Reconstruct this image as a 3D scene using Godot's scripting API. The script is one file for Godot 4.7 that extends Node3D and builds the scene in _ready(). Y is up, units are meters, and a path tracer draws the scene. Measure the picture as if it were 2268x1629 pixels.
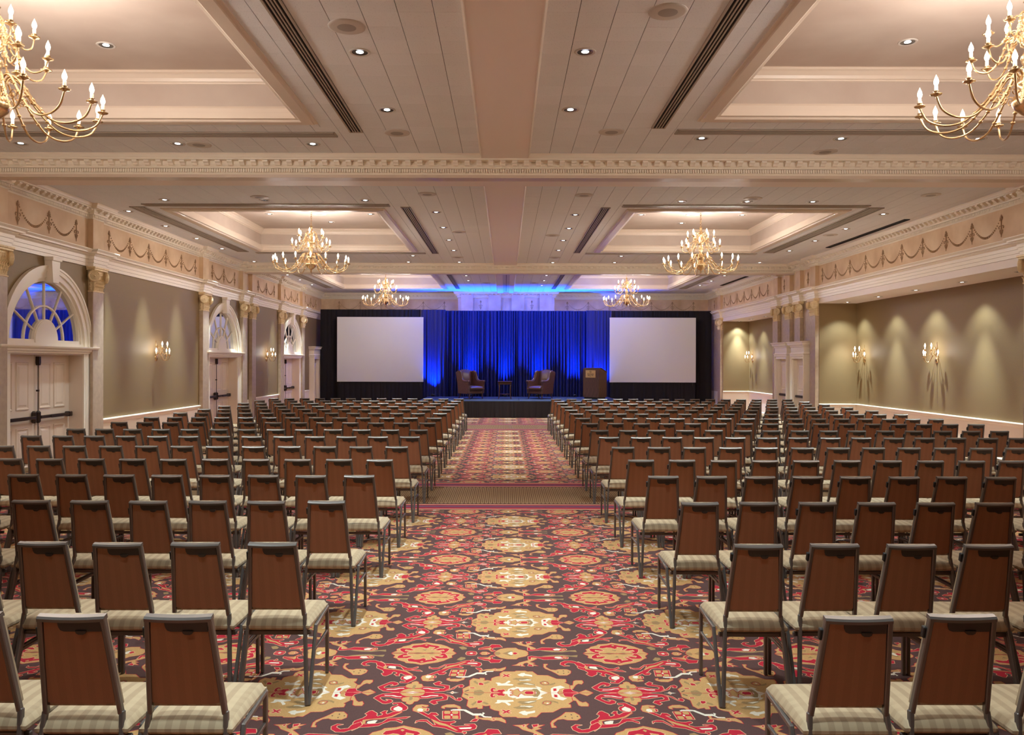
extends Node3D
# A hotel ballroom set with rows of banquet chairs before a stage. Metres; the camera stands at the origin looking along -z; "depth" is distance along -z.
const E_BULB := 0.13
const E_SCONCE := 0.022
const E_DOWN := 8.2
const E_WALL := 32.0
const E_NICHE := 17.0
const E_NICHE_WIDE := 2.2
const E_BLUE := 62.0
const EXPOSURE := 1.25
const WARM := Color(1.0, 0.97, 0.94)
const COOL := Color(0.88, 0.97, 1.0)
const BLUE := Color(0.0, 0.30, 1.0)
const XL := -7.81
const XR := 8.55
const XN := 9.58
const HC := 4.92
const HS := 4.86
const ORD := ["first", "second", "third", "fourth", "fifth", "sixth", "seventh", "eighth", "ninth", "tenth", "eleventh", "twelfth", "thirteenth", "fourteenth", "fifteenth", "sixteenth"]
var M := {}
var rng := RandomNumberGenerator.new()

class MB:
	var st := SurfaceTool.new()
	var t := Transform3D()
	func _init() -> void:
		st.begin(Mesh.PRIMITIVE_TRIANGLES)
		st.set_smooth_group(-1)
	func flat() -> void:
		st.set_smooth_group(-1)
	func smooth(g := 0) -> void:
		st.set_smooth_group(g)
	func tri(a: Vector3, b: Vector3, c: Vector3) -> void:
		st.add_vertex(t * a)
		st.add_vertex(t * c)
		st.add_vertex(t * b)
	func quad(a: Vector3, b: Vector3, c: Vector3, d: Vector3) -> void:
		tri(a, b, c)
		tri(a, c, d)
	# corners lo, hi; outward faces
	func box(lo: Vector3, hi: Vector3) -> void:
		var p := []
		for i in 8:
			p.append(Vector3(hi.x if i & 1 else lo.x, hi.y if i & 2 else lo.y, hi.z if i & 4 else lo.z))
		quad(p[4], p[5], p[7], p[6])
		quad(p[1], p[0], p[2], p[3])
		quad(p[5], p[1], p[3], p[7])
		quad(p[0], p[4], p[6], p[2])
		quad(p[6], p[7], p[3], p[2])
		quad(p[0], p[1], p[5], p[4])
	# box with every edge chamfered by c
	func cham(lo: Vector3, hi: Vector3, c: float) -> void:
		var m := (lo + hi) / 2
		var h := (hi - lo) / 2
		c = minf(c, minf(h.x, minf(h.y, h.z)) * 0.9)
		var ax := [Vector3.RIGHT, Vector3.UP, Vector3.BACK]
		for a in 3:
			var b := (a + 1) % 3
			var d := (a + 2) % 3
			for s in [-1.0, 1.0]:
				var o: Vector3 = m + ax[a] * h[a] * s
				var u: Vector3 = ax[b] * (h[b] - c)
				var v: Vector3 = ax[d] * (h[d] - c)
				if s > 0:
					quad(o - u - v, o + u - v, o + u + v, o - u + v)
				else:
					quad(o - u + v, o + u + v, o + u - v, o - u - v)
				for s2 in [-1.0, 1.0]:
					var p1: Vector3 = m + ax[a] * h[a] * s + ax[b] * (h[b] - c) * s2
					var p2: Vector3 = m + ax[a] * (h[a] - c) * s + ax[b] * h[b] * s2
					if s * s2 > 0:
						quad(p1 - v, p2 - v, p2 + v, p1 + v)
					else:
						quad(p1 + v, p2 + v, p2 - v, p1 - v)
		for i in 8:
			var s := Vector3(1 if i & 1 else -1, 1 if i & 2 else -1, 1 if i & 4 else -1)
			var k := h - Vector3(c, c, c)
			var a1 := m + Vector3(h.x, k.y, k.z) * s
			var a2 := m + Vector3(k.x, h.y, k.z) * s
			var a3 := m + Vector3(k.x, k.y, h.z) * s
			if s.x * s.y * s.z > 0:
				tri(a1, a2, a3)
			else:
				tri(a1, a3, a2)
	# beam of rectangular section w (across) by d (along "up") between two points
	func bar(a: Vector3, b: Vector3, w: float, d: float, side := Vector3.RIGHT, c := 0.0) -> void:
		var z := (b - a).normalized()
		var y := z.cross(side).normalized()
		var x := y.cross(z).normalized()
		var keep := t
		t = t * Transform3D(Basis(x, y, z), a)
		var l := a.distance_to(b)
		if c > 0:
			cham(Vector3(-w / 2, -d / 2, 0), Vector3(w / 2, d / 2, l), c)
		else:
			box(Vector3(-w / 2, -d / 2, 0), Vector3(w / 2, d / 2, l))
		t = keep
	func tube(pts: Array, rad, seg := 8) -> void:
		var n := pts.size()
		var rings := []
		var d0: Vector3 = (pts[1] - pts[0]).normalized()
		var u := d0.cross(Vector3.UP if absf(d0.y) < 0.9 else Vector3.RIGHT).normalized()
		for i in n:
			var d: Vector3 = ((pts[mini(i + 1, n - 1)] as Vector3) - (pts[maxi(i - 1, 0)] as Vector3)).normalized()
			u = (u - d * u.dot(d)).normalized()
			var v := d.cross(u)
			var r: float = rad[i] if rad is Array else rad
			var ring := []
			for k in seg:
				var a := TAU * k / seg
				ring.append(pts[i] + (u * cos(a) + v * sin(a)) * r)
			rings.append(ring)
		smooth(0)
		for i in n - 1:
			for k in seg:
				var k2 := (k + 1) % seg
				quad(rings[i][k], rings[i][k2], rings[i + 1][k2], rings[i + 1][k])
		for k in range(1, seg - 1):
			tri(rings[0][0], rings[0][k + 1], rings[0][k])
			tri(rings[n - 1][0], rings[n - 1][k], rings[n - 1][k + 1])
		flat()
	# profile of (radius, height) turned about y
	func lathe(prof: Array, seg := 16, soft := true) -> void:
		if soft:
			smooth(0)
		for i in prof.size() - 1:
			for k in seg:
				var a := TAU * k / seg
				var b := TAU * (k + 1) / seg
				var p: Vector2 = prof[i]
				var q: Vector2 = prof[i + 1]
				var A := Vector3(cos(a) * p.x, p.y, -sin(a) * p.x)
				var B := Vector3(cos(b) * p.x, p.y, -sin(b) * p.x)
				var C := Vector3(cos(b) * q.x, q.y, -sin(b) * q.x)
				var D := Vector3(cos(a) * q.x, q.y, -sin(a) * q.x)
				if p.x > 1e-5:
					tri(A, B, C)
				if q.x > 1e-5:
					tri(A, C, D)
		flat()
	# outline in xy, extruded from z0 to z1
	func slab(poly: PackedVector2Array, z0: float, z1: float) -> void:
		if not Geometry2D.is_polygon_clockwise(poly):
			pass
		else:
			poly = poly.duplicate()
			poly.reverse()
		var ix := Geometry2D.triangulate_polygon(poly)
		for i in range(0, ix.size(), 3):
			var a := poly[ix[i]]
			var b := poly[ix[i + 1]]
			var c := poly[ix[i + 2]]
			if (b - a).cross(c - a) < 0:
				var s := b
				b = c
				c = s
			tri(Vector3(a.x, a.y, z1), Vector3(b.x, b.y, z1), Vector3(c.x, c.y, z1))
			tri(Vector3(a.x, a.y, z0), Vector3(c.x, c.y, z0), Vector3(b.x, b.y, z0))
		for i in poly.size():
			var p := poly[i]
			var q := poly[(i + 1) % poly.size()]
			quad(Vector3(p.x, p.y, z0), Vector3(q.x, q.y, z0), Vector3(q.x, q.y, z1), Vector3(p.x, p.y, z1))
	# moulding: profile of (projection, height) carried along a plan path of (x, depth), mitred at the corners
	func sweep(path: Array, prof: Array, sgn := 1.0) -> void:
		var n := path.size()
		var off := []
		for i in n:
			var d0: Vector2 = ((path[i] as Vector2) - (path[maxi(i - 1, 0)] as Vector2)).normalized()
			var d1: Vector2 = ((path[mini(i + 1, n - 1)] as Vector2) - (path[i] as Vector2)).normalized()
			if i == 0:
				d0 = d1
			if i == n - 1:
				d1 = d0
			var n0 := Vector2(d0.y, -d0.x) * sgn
			var n1 := Vector2(d1.y, -d1.x) * sgn
			off.append((n0 + n1) / (1.0 + n0.dot(n1)))
		for i in n - 1:
			for k in prof.size() - 1:
				var p: Vector2 = prof[k]
				var q: Vector2 = prof[k + 1]
				var a: Vector2 = path[i] + off[i] * p.x
				var b: Vector2 = path[i + 1] + off[i + 1] * p.x
				var c: Vector2 = path[i + 1] + off[i + 1] * q.x
				var d: Vector2 = path[i] + off[i] * q.x
				var A := Vector3(a.x, p.y, -a.y)
				var B := Vector3(b.x, p.y, -b.y)
				var C := Vector3(c.x, q.y, -c.y)
				var D := Vector3(d.x, q.y, -d.y)
				if sgn > 0:
					quad(A, B, C, D)
				else:
					quad(B, A, D, C)
		for e in [0, n - 1]:
			var poly := PackedVector2Array()
			for k in prof:
				poly.append(k)
			var ix := Geometry2D.triangulate_polygon(poly)
			for j in range(0, ix.size(), 3):
				var v := []
				for m in 3:
					var k: Vector2 = poly[ix[j + m]]
					var g: Vector2 = path[e] + off[e] * k.x
					v.append(Vector3(g.x, k.y, -g.y))
				tri(v[0], v[1], v[2])
	func mesh() -> ArrayMesh:
		st.generate_normals()
		return st.commit()

func obj(called: String, m, material: Material, parent: Node) -> MeshInstance3D:
	var o := MeshInstance3D.new()
	o.name = called
	o.mesh = m.mesh() if m is MB else m
	o.material_override = material
	parent.add_child(o, true)
	return o

func tag(o: Node, label: String, category: String, group := "", kind := "") -> void:
	o.set_meta("label", label)
	o.set_meta("category", category)
	if group:
		o.set_meta("group", group)
	if kind:
		o.set_meta("kind", kind)

func thing(called: String, label: String, category: String, at := Vector3.ZERO, turn := 0.0, group := "", kind := "") -> Node3D:
	var o := Node3D.new()
	o.name = called
	add_child(o, true)
	o.position = at
	o.rotation.y = turn
	tag(o, label, category, group, kind)
	return o

func copy(o: Node3D, label: String, at: Vector3, turn := 0.0) -> Node3D:
	var c: Node3D = o.duplicate()
	var nm := String(o.name)
	while nm.length() > 1 and nm[-1].is_valid_int():
		nm = nm.left(-1)
	c.name = nm
	add_child(c, true)
	c.position = at
	c.rotation.y = turn
	c.set_meta("label", label)
	return c

func std(color: Color, rough := 0.6, metal := 0.0, spec := 0.5) -> StandardMaterial3D:
	var m := StandardMaterial3D.new()
	m.albedo_color = color
	m.roughness = rough
	m.metallic = metal
	m.metallic_specular = spec
	m.cull_mode = BaseMaterial3D.CULL_DISABLED
	return m

func noise_tex(size: int, freq: float, a: Color, b: Color, octaves := 3, sd := 1) -> NoiseTexture2D:
	var n := FastNoiseLite.new()
	n.seed = sd
	n.frequency = freq
	n.fractal_octaves = octaves
	var g := Gradient.new()
	g.set_color(0, a)
	g.set_color(1, b)
	var t := NoiseTexture2D.new()
	t.width = size
	t.height = size
	t.seamless = true
	t.noise = n
	t.color_ramp = g
	return t

func tri_map(m: StandardMaterial3D, tex: Texture2D, scale: float, world := false) -> StandardMaterial3D:
	m.albedo_texture = tex
	m.uv1_triplanar = true
	m.uv1_world_triplanar = world
	m.uv1_scale = Vector3.ONE * scale
	return m

func tint(a: Color, k: float) -> Color:
	return Color(a.r * k, a.g * k, a.b * k)

func materials() -> void:
	var cream := Color8(246, 233, 214)
	M.trim = std(cream, 0.38)
	M.trim_ceiling = std(Color8(226, 208, 190), 0.32)
	M.beam = std(Color8(214, 192, 172), 0.28)
	M.frieze = tri_map(std(Color.WHITE, 0.62), noise_tex(512, 0.006, Color8(206, 168, 130), Color8(234, 204, 168), 4, 3), 0.35, true)
	M.coffer = tri_map(std(Color.WHITE, 0.7), noise_tex(512, 0.006, Color8(188, 168, 154), Color8(202, 185, 171), 4, 5), 0.3, true)
	M.plaster = std(Color8(243, 228, 218), 0.5)
	M.pilaster = tri_map(std(Color.WHITE, 0.42), noise_tex(256, 0.02, Color8(174, 150, 126), Color8(190, 166, 140), 3, 8), 1.2, true)
	var wp := Image.create(512, 512, false, Image.FORMAT_RGB8)
	var fn := FastNoiseLite.new()
	fn.seed = 21
	fn.frequency = 0.11
	fn.fractal_octaves = 2
	var fi := fn.get_seamless_image(512, 512)
	rng.seed = 4
	for y in 512:
		for x in 512:
			var c := Color8(122, 98, 64).lerp(Color8(156, 131, 90), clampf(0.5 + (fi.get_pixel(x, y).r - 0.5) * 1.7, 0, 1))
			wp.set_pixel(x, y, tint(c, 0.92 + 0.14 * rng.randf()))
	M.wallpaper = tri_map(std(Color.WHITE, 0.55, 0.1, 0.5), ImageTexture.create_from_image(wp), 1.6, true)
	M.tile = []
	var dots := Image.create(256, 256, false, Image.FORMAT_RGB8)
	dots.fill(Color8(238, 238, 240))
	for i in 420:
		var k := rng.randf_range(0.55, 0.94)
		dots.fill_rect(Rect2i(rng.randi() % 256, rng.randi() % 256, 1 + rng.randi() % 2, 1 + rng.randi() % 2), tint(Color8(238, 238, 240), k))
	var dt := ImageTexture.create_from_image(dots)
	for k in 4:
		M.tile.append(tri_map(std(tint(Color.WHITE, [0.99, 0.983, 1.0, 0.987][k]), 0.85), dt, 2.2 + 0.2 * k, true))
	M.dark_gap = std(Color8(28, 24, 22), 0.9)
	M.slot_metal = std(Color8(178, 162, 146), 0.4, 0.2)
	M.brass = std(Color8(228, 198, 152), 0.2, 1.0)
	M.gold_leaf = tri_map(std(Color.WHITE, 0.5, 0.2), noise_tex(256, 0.03, Color8(226, 196, 148), Color8(250, 232, 192), 3, 12), 3.0, true)
	M.stencil = std(Color8(170, 134, 98), 0.6)
	M.candle = std(Color8(238, 214, 184), 0.6)
	M.bulb = std(Color8(255, 244, 228), 0.3)
	M.bulb.emission_enabled = true
	M.bulb.emission = Color(1.0, 0.93, 0.82)
	M.bulb.emission_energy_multiplier = 6.0
	M.lamp = std(Color8(255, 252, 248), 0.3)
	M.lamp.emission_enabled = true
	M.lamp.emission = Color(0.97, 0.99, 1.0)
	M.lamp.emission_energy_multiplier = 5.0
	M.can = std(Color8(120, 124, 128), 0.18, 1.0)
	M.white_metal = std(Color8(206, 196, 186), 0.5)
	M.grille = std(Color8(166, 156, 148), 0.7)
	M.mirror = std(Color8(206, 208, 214), 0.025, 1.0)
	M.door = std(Color8(236, 218, 198), 0.42)
	M.bronze = std(Color8(58, 44, 38), 0.35, 0.5)
	M.frame = std(Color8(112, 104, 98), 0.34, 0.55)
	M.plastic = std(Color8(58, 48, 40), 0.45)
	M.black = std(Color8(14, 13, 14), 0.5)
	var stripes := Image.create(128, 128, false, Image.FORMAT_RGB8)
	for y in 128:
		for x in 128:
			var s := 1.0 if (x % 64) < 34 else 0.0
			var e := 1.0 if (x + y * 2) % 4 < 2 else 0.0
			stripes.set_pixel(x, y, tint(Color8(160, 135, 103).lerp(Color8(178, 154, 120), s), 0.9 + 0.1 * e + 0.05 * rng.randf()))
	M.seat = tri_map(std(Color.WHITE, 0.75), ImageTexture.create_from_image(stripes), 8.2)
	M.seat.rim_enabled = true
	M.seat.rim = 0.2
	var weave := Image.create(128, 128, false, Image.FORMAT_RGB8)
	for y in 128:
		for x in 128:
			var e := 1.0 if ((x / 2 + y / 2) % 2 == 0) else 0.0
			var s := 1.0 if (x % 64) < 30 else 0.0
			weave.set_pixel(x, y, tint(Color8(178, 122, 86), 0.74 + 0.2 * e + 0.03 * s + 0.08 * rng.randf()))
	M.back = tri_map(std(Color.WHITE, 0.8), ImageTexture.create_from_image(weave), 8.2)
	M.back.rim_enabled = true
	M.back.rim = 0.25
	var wood := noise_tex(256, 0.02, Color8(70, 44, 30), Color8(112, 74, 50), 4, 31)
	M.walnut = tri_map(std(Color.WHITE, 0.45), wood, 1.0)
	M.walnut.uv1_scale = Vector3(6.0, 0.7, 6.0)
	M.dark_wood = std(Color8(74, 40, 26), 0.3)
	M.leather = tri_map(std(Color.WHITE, 0.3), noise_tex(256, 0.03, Color8(76, 44, 36), Color8(102, 64, 54), 3, 17), 2.0)
	M.leather.clearcoat_enabled = true
	M.leather.clearcoat = 0.3
	M.velvet_blue = std(Color8(8, 16, 76), 0.65)
	M.velvet_blue.rim_enabled = true
	M.velvet_blue.rim = 0.4
	M.velvet_black = std(Color8(22, 16, 22), 0.9)
	M.skirt = std(Color8(34, 25, 27), 0.65)
	M.screen = std(Color8(212, 210, 210), 0.85)
	M.deck = tri_map(std(Color.WHITE, 0.8), noise_tex(256, 0.3, Color8(40, 48, 60), Color8(62, 72, 84), 2, 41), 1.0, true)
	M.plaque = std(Color8(214, 176, 116), 0.35, 0.4)
	M.ink = std(Color8(40, 28, 20), 0.6)

func carpet_texture() -> ImageTexture:
	var n := 1024
	var cols := {"b": Color8(80, 54, 50), "t": Color8(174, 132, 82), "r": Color8(164, 27, 44), "w": Color8(202, 188, 168), "o": Color8(140, 110, 72), "d": Color8(80, 54, 50)}
	var im := Image.create(n, n, false, Image.FORMAT_RGB8)
	im.fill(cols.b)
	for s in CARPET:
		var poly := PackedVector2Array()
		var q: Array = s[1]
		for i in range(0, q.size(), 2):
			poly.append(Vector2(q[i], q[i + 1]))
		# the shape together with its own mirror image across either axis, edged with a line of yarn
		for pass_ in 2:
			for flip in 2:
				var p2 := PackedVector2Array()
				for v in poly:
					p2.append(Vector2(v.x, -v.y) if flip else v)
				if pass_ == 1:
					fill(im, n, p2, cols[s[0]])
				elif s[0] == "t" or s[0] == "r":
					for g in Geometry2D.offset_polygon(p2, 3.0):
						fill(im, n, g, cols.r if s[0] == "t" else Color8(206, 156, 118))
	rng.seed = 9
	var data := im.get_data()
	for i in range(0, data.size(), 3):
		var k := rng.randf_range(0.84, 1.1)
		for c in 3:
			data[i + c] = mini(255, int(data[i + c] * k))
	return ImageTexture.create_from_image(Image.create_from_data(n, n, false, Image.FORMAT_RGB8, data))

func fill(im: Image, n: int, poly: PackedVector2Array, col: Color) -> void:
	var k := n / 1000.0
	var lo := 1e9
	var hi := -1e9
	for v in poly:
		lo = minf(lo, v.y)
		hi = maxf(hi, v.y)
	for y in range(int(floor(lo * k)), int(ceil(hi * k)) + 1):
		var yy := (y + 0.5) / k
		var xs := []
		for i in poly.size():
			var a := poly[i]
			var b := poly[(i + 1) % poly.size()]
			if (a.y > yy) != (b.y > yy):
				xs.append(a.x + (yy - a.y) / (b.y - a.y) * (b.x - a.x))
		xs.sort()
		for i in range(0, xs.size() - 1, 2):
			var x0 := int(round(xs[i] * k))
			var w := maxi(1, int(round(xs[i + 1] * k)) - x0)
			var px := posmod(x0, n)
			var py := posmod(y, n)
			im.fill_rect(Rect2i(px, py, mini(w, n - px), 1), col)
			if px + w > n:
				im.fill_rect(Rect2i(0, py, px + w - n, 1), col)

func border_texture() -> ImageTexture:
	# one lozenge of the woven border across the room: u over 58 mm, v over 2.5 m
	var im := Image.create(32, 1024, false, Image.FORMAT_RGB8)
	var brown := Color8(104, 70, 58)
	im.fill(brown)
	var bands := [[0.0, 0.016, Color8(96, 64, 58)], [0.016, 0.034, Color8(206, 150, 120)], [0.034, 0.075, Color8(150, 44, 54)], [0.075, 0.135, Color8(112, 66, 84)], [0.135, 0.16, Color8(150, 44, 54)], [0.16, 0.178, Color8(206, 150, 120)], [0.178, 0.205, Color8(86, 54, 48)]]
	for b in bands:
		for y in range(int(b[0] * 1024), int(b[1] * 1024)):
			im.fill_rect(Rect2i(0, y, 32, 1), b[2])
			im.fill_rect(Rect2i(0, 1023 - y, 32, 1), b[2])
	rng.seed = 12
	for y in range(214, 810):
		for x in 32:
			var edge: bool = x == 2 or x == 3 or x == 17 or x == 18
			var cap: bool = (y < 222 or y > 801) and x > 2 and x < 18
			var c := Color8(128, 98, 66) if (x + y / 3) % 4 < 2 else Color8(104, 72, 54)
			im.set_pixel(x, y, Color8(206, 172, 130) if edge or cap else tint(c, rng.randf_range(0.9, 1.1)))
	return ImageTexture.create_from_image(im)

# printed carpet motif, half of one mirrored repeat: colour letter, then x and y in thousandths of the repeat
const CARPET := [
	["t", [-266,2,-270,43,-239,80,-242,141,-226,168,-195,157,-193,172,-173,171,-172,145,-178,137,-159,145,-139,138,-138,169,-118,188,-98,196,-98,228,-83,253,-26,253,-19,263,25,263,36,253,61,254,84,209,134,206,174,163,217,159,218,128,208,121,232,87,232,46,200,46,192,17,196,1]],
	["t", [232,83,246,87,253,136,265,145,295,144,298,121,288,98,273,106,260,91,248,61,242,43,231,46]],
	["d", [-263,14,-242,32,-240,25,-255,11]],
	["r", [194,24,202,42,232,46,240,21,270,2,196,1]],
	["t", [265,2,301,33,330,2]],
	["w", [138,1,140,49,156,68,187,83,208,61,179,42,170,1]],
	["r", [151,46,164,49,164,24,152,20]],
	["t", [170,1,174,13,194,6,193,1]],
	["w", [-82,0,-73,15,-64,15,-58,41,-38,59,-20,56,-27,70,-2,61,78,56,66,78,85,67,100,49,88,45,95,24,123,1]],
	["t", [-47,0,-34,8,-50,23,-47,34,-33,26,-14,43,-10,23,0,5,18,29,48,32,62,23,64,0]],
	["o", [48,32,59,45,75,45,86,16,88,1,73,0,62,23]],
	["r", [15,0,24,16,53,16,59,0]],
	["r", [-139,15,-141,37,-133,53,-119,50,-116,40,-128,40,-129,26,-123,15,-109,19,-103,33,-94,31,-79,36,-72,21,-82,15,-85,0,-97,1,-111,8,-129,8,-132,1]],
	["r", [-87,219,-76,219,-67,208,-58,219,-47,214,-61,205,-49,189,-60,185,-69,197,-78,185,-89,185,-75,203]],
	["w", [-15,213,-2,222,4,233,22,237,24,225,58,209,57,189,41,197,21,201,13,191,-2,197]],
	["o", [-40,158,-21,172,16,175,37,170,56,150,54,143,36,135,-10,138,-15,148]],
	["w", [-9,148,15,149,34,158,55,149,36,141,-3,142]],
	["o", [-18,104,5,127,33,123,68,97,67,82,41,86,14,93,-7,89]],
	["w", [11,104,32,110,68,90,41,93]],
	["w", [-120,115,-101,117,-88,104,-73,111,-58,140,-48,134,-49,123,-64,104,-34,96,-37,81,-88,81,-109,80,-109,100]],
	["o", [90,124,109,139,130,132,135,113,139,101,153,109,164,120,164,101,146,86,106,84,92,101]],
	["t", [97,116,112,128,126,120,131,101,116,94,101,101]],
	["w", [109,116,117,122,123,114,117,108]],
	["o", [-225,126,-216,141,-202,114,-196,96,-205,95]],
	["r", [-198,111,-188,114,-176,103,-175,88,-196,88]],
	["o", [-176,111,-155,130,-146,126,-149,115,-167,99]],
	["r", [-237,58,-216,58,-216,49,-236,49]],
	["o", [-217,1,-216,22,-191,33,-182,29,-167,1]],
	["t", [121,354,140,353,138,339,131,336,130,312,150,279,175,272,191,283,232,283,250,263,247,234,227,206,189,206,173,234,155,258,126,291,119,312]],
	["d", [181,246,186,252,190,246,185,241]],
	["d", [209,263,214,268,218,263,213,257]],
	["d", [233,247,238,252,242,247,237,241]],
	["d", [208,230,213,236,217,230,212,225]],
	["t", [-200,236,-199,272,-187,268,-165,281,-143,284,-124,294,-111,287,-99,290,-83,302,-70,312,-72,286,-89,261,-111,259,-146,262,-168,264,-188,260,-189,236]],
	["r", [-130,273,-122,281,-114,275,-122,270]],
	["r", [-219,300,-195,297,-187,277,-199,270,-210,281]],
	["r", [-344,199,-271,199,-265,273,-338,273]],
	["t", [-338,211,-336,195,-314,195,-309,210,-312,226,-334,226]],
	["t", [-304,210,-301,195,-279,195,-275,210,-278,226,-299,226]],
	["t", [-335,256,-333,241,-311,241,-306,256,-309,271,-330,271]],
	["t", [-300,256,-298,241,-276,241,-272,256,-274,271,-296,271]],
	["w", [-309,234,-304,224,-297,234,-302,246]],
	["w", [-309,196,-303,179,-267,176,-244,182,-209,221,-188,221,-177,218,-160,248,-131,251,-131,261,-164,259,-182,233,-212,232,-246,193,-300,191]],
	["w", [-255,191,-242,207,-212,240,-179,240,-168,236,-160,216,-171,208,-171,224,-179,229,-212,229,-237,203,-253,181,-310,183,-311,191]],
	["t", [-352,166,-353,148,-331,131,-299,128,-271,151,-267,174,-278,174,-285,159,-319,160,-339,157,-338,174]],
	["t", [-474,195,-477,172,-466,137,-442,130,-414,137,-412,149,-422,157,-441,146,-437,160,-417,166,-416,194,-430,205,-454,208]],
	["w", [-458,189,-453,172,-441,169,-431,180,-432,203,-450,200]],
	["r", [-416,169,-407,174,-408,194,-416,200]],
	["r", [-451,207,-430,205,-403,234,-393,212,-373,214,-361,233,-366,241,-386,236,-375,249,-350,292,-328,300,-307,300,-289,292,-282,300,-287,310,-301,318,-303,329,-281,344,-234,339,-216,333,-242,328,-242,323,-202,320,-192,341,-196,366,-221,382,-248,384,-252,397,-234,394,-232,404,-240,414,-245,402,-270,399,-324,359,-374,344,-406,300,-441,298,-451,314,-449,293,-429,282,-405,284,-377,329,-363,331,-382,282,-395,266]],
	["t", [-390,271,-377,282,-351,305,-317,326,-292,352,-267,382,-278,382,-315,344,-349,329,-375,303]],
	["w", [-267,357,-245,354,-215,351,-210,356,-217,367,-258,369]],
	["r", [-572,121,-571,112,-537,109,-504,155,-501,172,-507,189,-523,195,-551,201,-570,189,-574,167,-568,150,-550,141,-546,129,-557,123,-569,129]],
	["w", [-561,184,-562,167,-544,147,-524,167,-521,184,-532,198,-547,195]],
	["r", [-708,354,-712,310,-708,294,-678,267,-667,245,-667,234,-677,226,-663,198,-652,193,-629,218,-624,231,-628,237,-619,251,-602,237,-600,226,-612,215,-598,195,-586,195,-590,217,-581,231,-558,206,-525,200,-529,223,-561,250,-597,264,-662,278,-677,283,-674,331,-647,323,-608,320,-590,309,-572,272,-540,266,-498,255,-481,253,-496,271,-543,277,-528,282,-507,298,-508,314,-534,293,-558,293,-587,320,-602,340,-640,351,-681,356,-703,384]],
	["t", [-675,333,-677,286,-661,280,-597,267,-562,248,-524,206,-519,209,-556,256,-600,277,-644,283,-664,294,-661,320]],
	["w", [-655,315,-653,299,-627,288,-613,288,-620,317,-645,323]],
	["r", [-586,3,-601,9,-635,16,-657,40,-667,62,-617,121,-604,124,-583,112,-577,94,-588,79,-609,76,-597,85,-608,97,-625,85,-641,61,-635,49,-595,49,-563,64,-539,67,-524,49,-463,48,-456,66,-424,63,-392,51,-360,42,-351,60,-360,72,-400,84,-411,105,-388,131,-374,117,-383,99,-335,78,-334,41,-354,23,-325,41,-294,84,-276,92,-267,77,-273,59,-288,59,-285,72,-298,72,-312,41,-355,14,-396,8,-410,2]],
	["w", [-626,28,-580,31,-560,43,-540,43,-546,52,-567,49,-592,37,-619,37]],
	["w", [-457,45,-431,42,-415,30,-377,29,-378,39,-409,39,-430,51,-453,51]],
	["t", [-557,3,-542,30,-522,43,-469,42,-448,27,-441,3]],
	["w", [-532,3,-509,9,-498,15,-488,8,-465,3]],
	["t", [-539,79,-536,58,-514,49,-468,51,-458,72,-466,96,-480,99,-485,123,-497,131,-513,120,-515,103,-531,97]],
	["o", [-506,42,-495,42,-490,73,-495,85,-505,85]],
	["w", [-347,2,-325,4,-315,17,-308,7,-285,2]],
	["r", [-320,2,-316,6,-312,2]],
	["t", [-664,495,-653,480,-642,468,-647,439,-626,422,-616,401,-583,380,-573,363,-526,354,-496,338,-463,353,-416,372,-385,396,-359,429,-346,437,-350,466,-329,498]],
	["r", [-598,496,-623,464,-629,439,-619,429,-577,430,-554,455,-568,459,-599,447,-601,468,-572,476,-585,484,-583,496]],
	["r", [-573,414,-564,388,-524,375,-499,358,-467,379,-433,392,-419,408,-435,429,-460,450,-443,413,-480,400,-478,417,-492,430,-511,413,-532,409,-546,418,-557,422]],
	["t", [-505,379,-498,369,-486,379,-495,392]],
	["r", [-388,497,-374,466,-368,437,-385,427,-424,429,-442,454,-424,458,-399,446,-391,466,-420,475,-407,483,-403,497]],
	["o", [-551,496,-533,484,-509,494,-499,496]],
	["o", [-513,447,-484,445,-494,467]],
	["o", [-487,497,-454,483,-439,489,-452,497]],
	["r", [-278,498,-273,478,-250,469,-227,477,-221,498]],
	["w", [-258,498,-255,490,-244,490,-242,498]],
	["o", [-321,408,-298,397,-276,420,-278,441,-301,447,-311,429]],
	["r", [-796,347,-791,374,-769,397,-733,397,-688,363,-672,333,-682,304,-714,333,-722,363,-754,374,-774,355,-774,340,-752,329,-777,324]],
	["t", [-131,499,-120,464,-96,435,-61,419,-16,418,-5,439,33,459,46,480,45,500]],
	["o", [-129,499,-128,481,-105,478,-96,499]],
	["o", [-87,499,-49,464,-35,464,-35,500]],
	["w", [-61,499,-43,476,-35,480,-35,500]],
	["r", [-33,500,-29,488,-20,484,-7,500]],
	["r", [-213,445,-212,428,-180,403,-156,398,-145,368,-103,372,-89,410,-120,411,-138,423,-143,444,-126,460,-143,469,-158,444]],
	["t", [-203,430,-162,419,-150,407,-144,428,-152,452,-131,477,-146,473,-164,436]],
	["t", [-204,498,-193,479,-172,477,-151,499]],
	["r", [-172,499,-166,492,-157,499]],
	["t", [-38,333,0,329,26,320,15,341,23,363,38,371,54,341,64,324,69,332,91,328,63,354,77,363,50,380,73,405,90,426,81,441,63,439,43,401,-1,372,-16,346]],
	["r", [41,328,65,322,62,341,45,350]],
	["r", [-2,337,10,326,6,346]],
	["o", [112,463,151,454,194,466,238,462,298,449,303,478,267,470,222,483,173,479]],
	["r", [46,455,46,414,58,414,60,443,93,438,123,413,182,417,247,425,251,446,232,462,180,458,107,451,62,463]],
	["w", [178,438,200,425,226,433,210,454,186,454]],
	["t", [222,442,238,429,246,441,227,458]],
]

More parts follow.
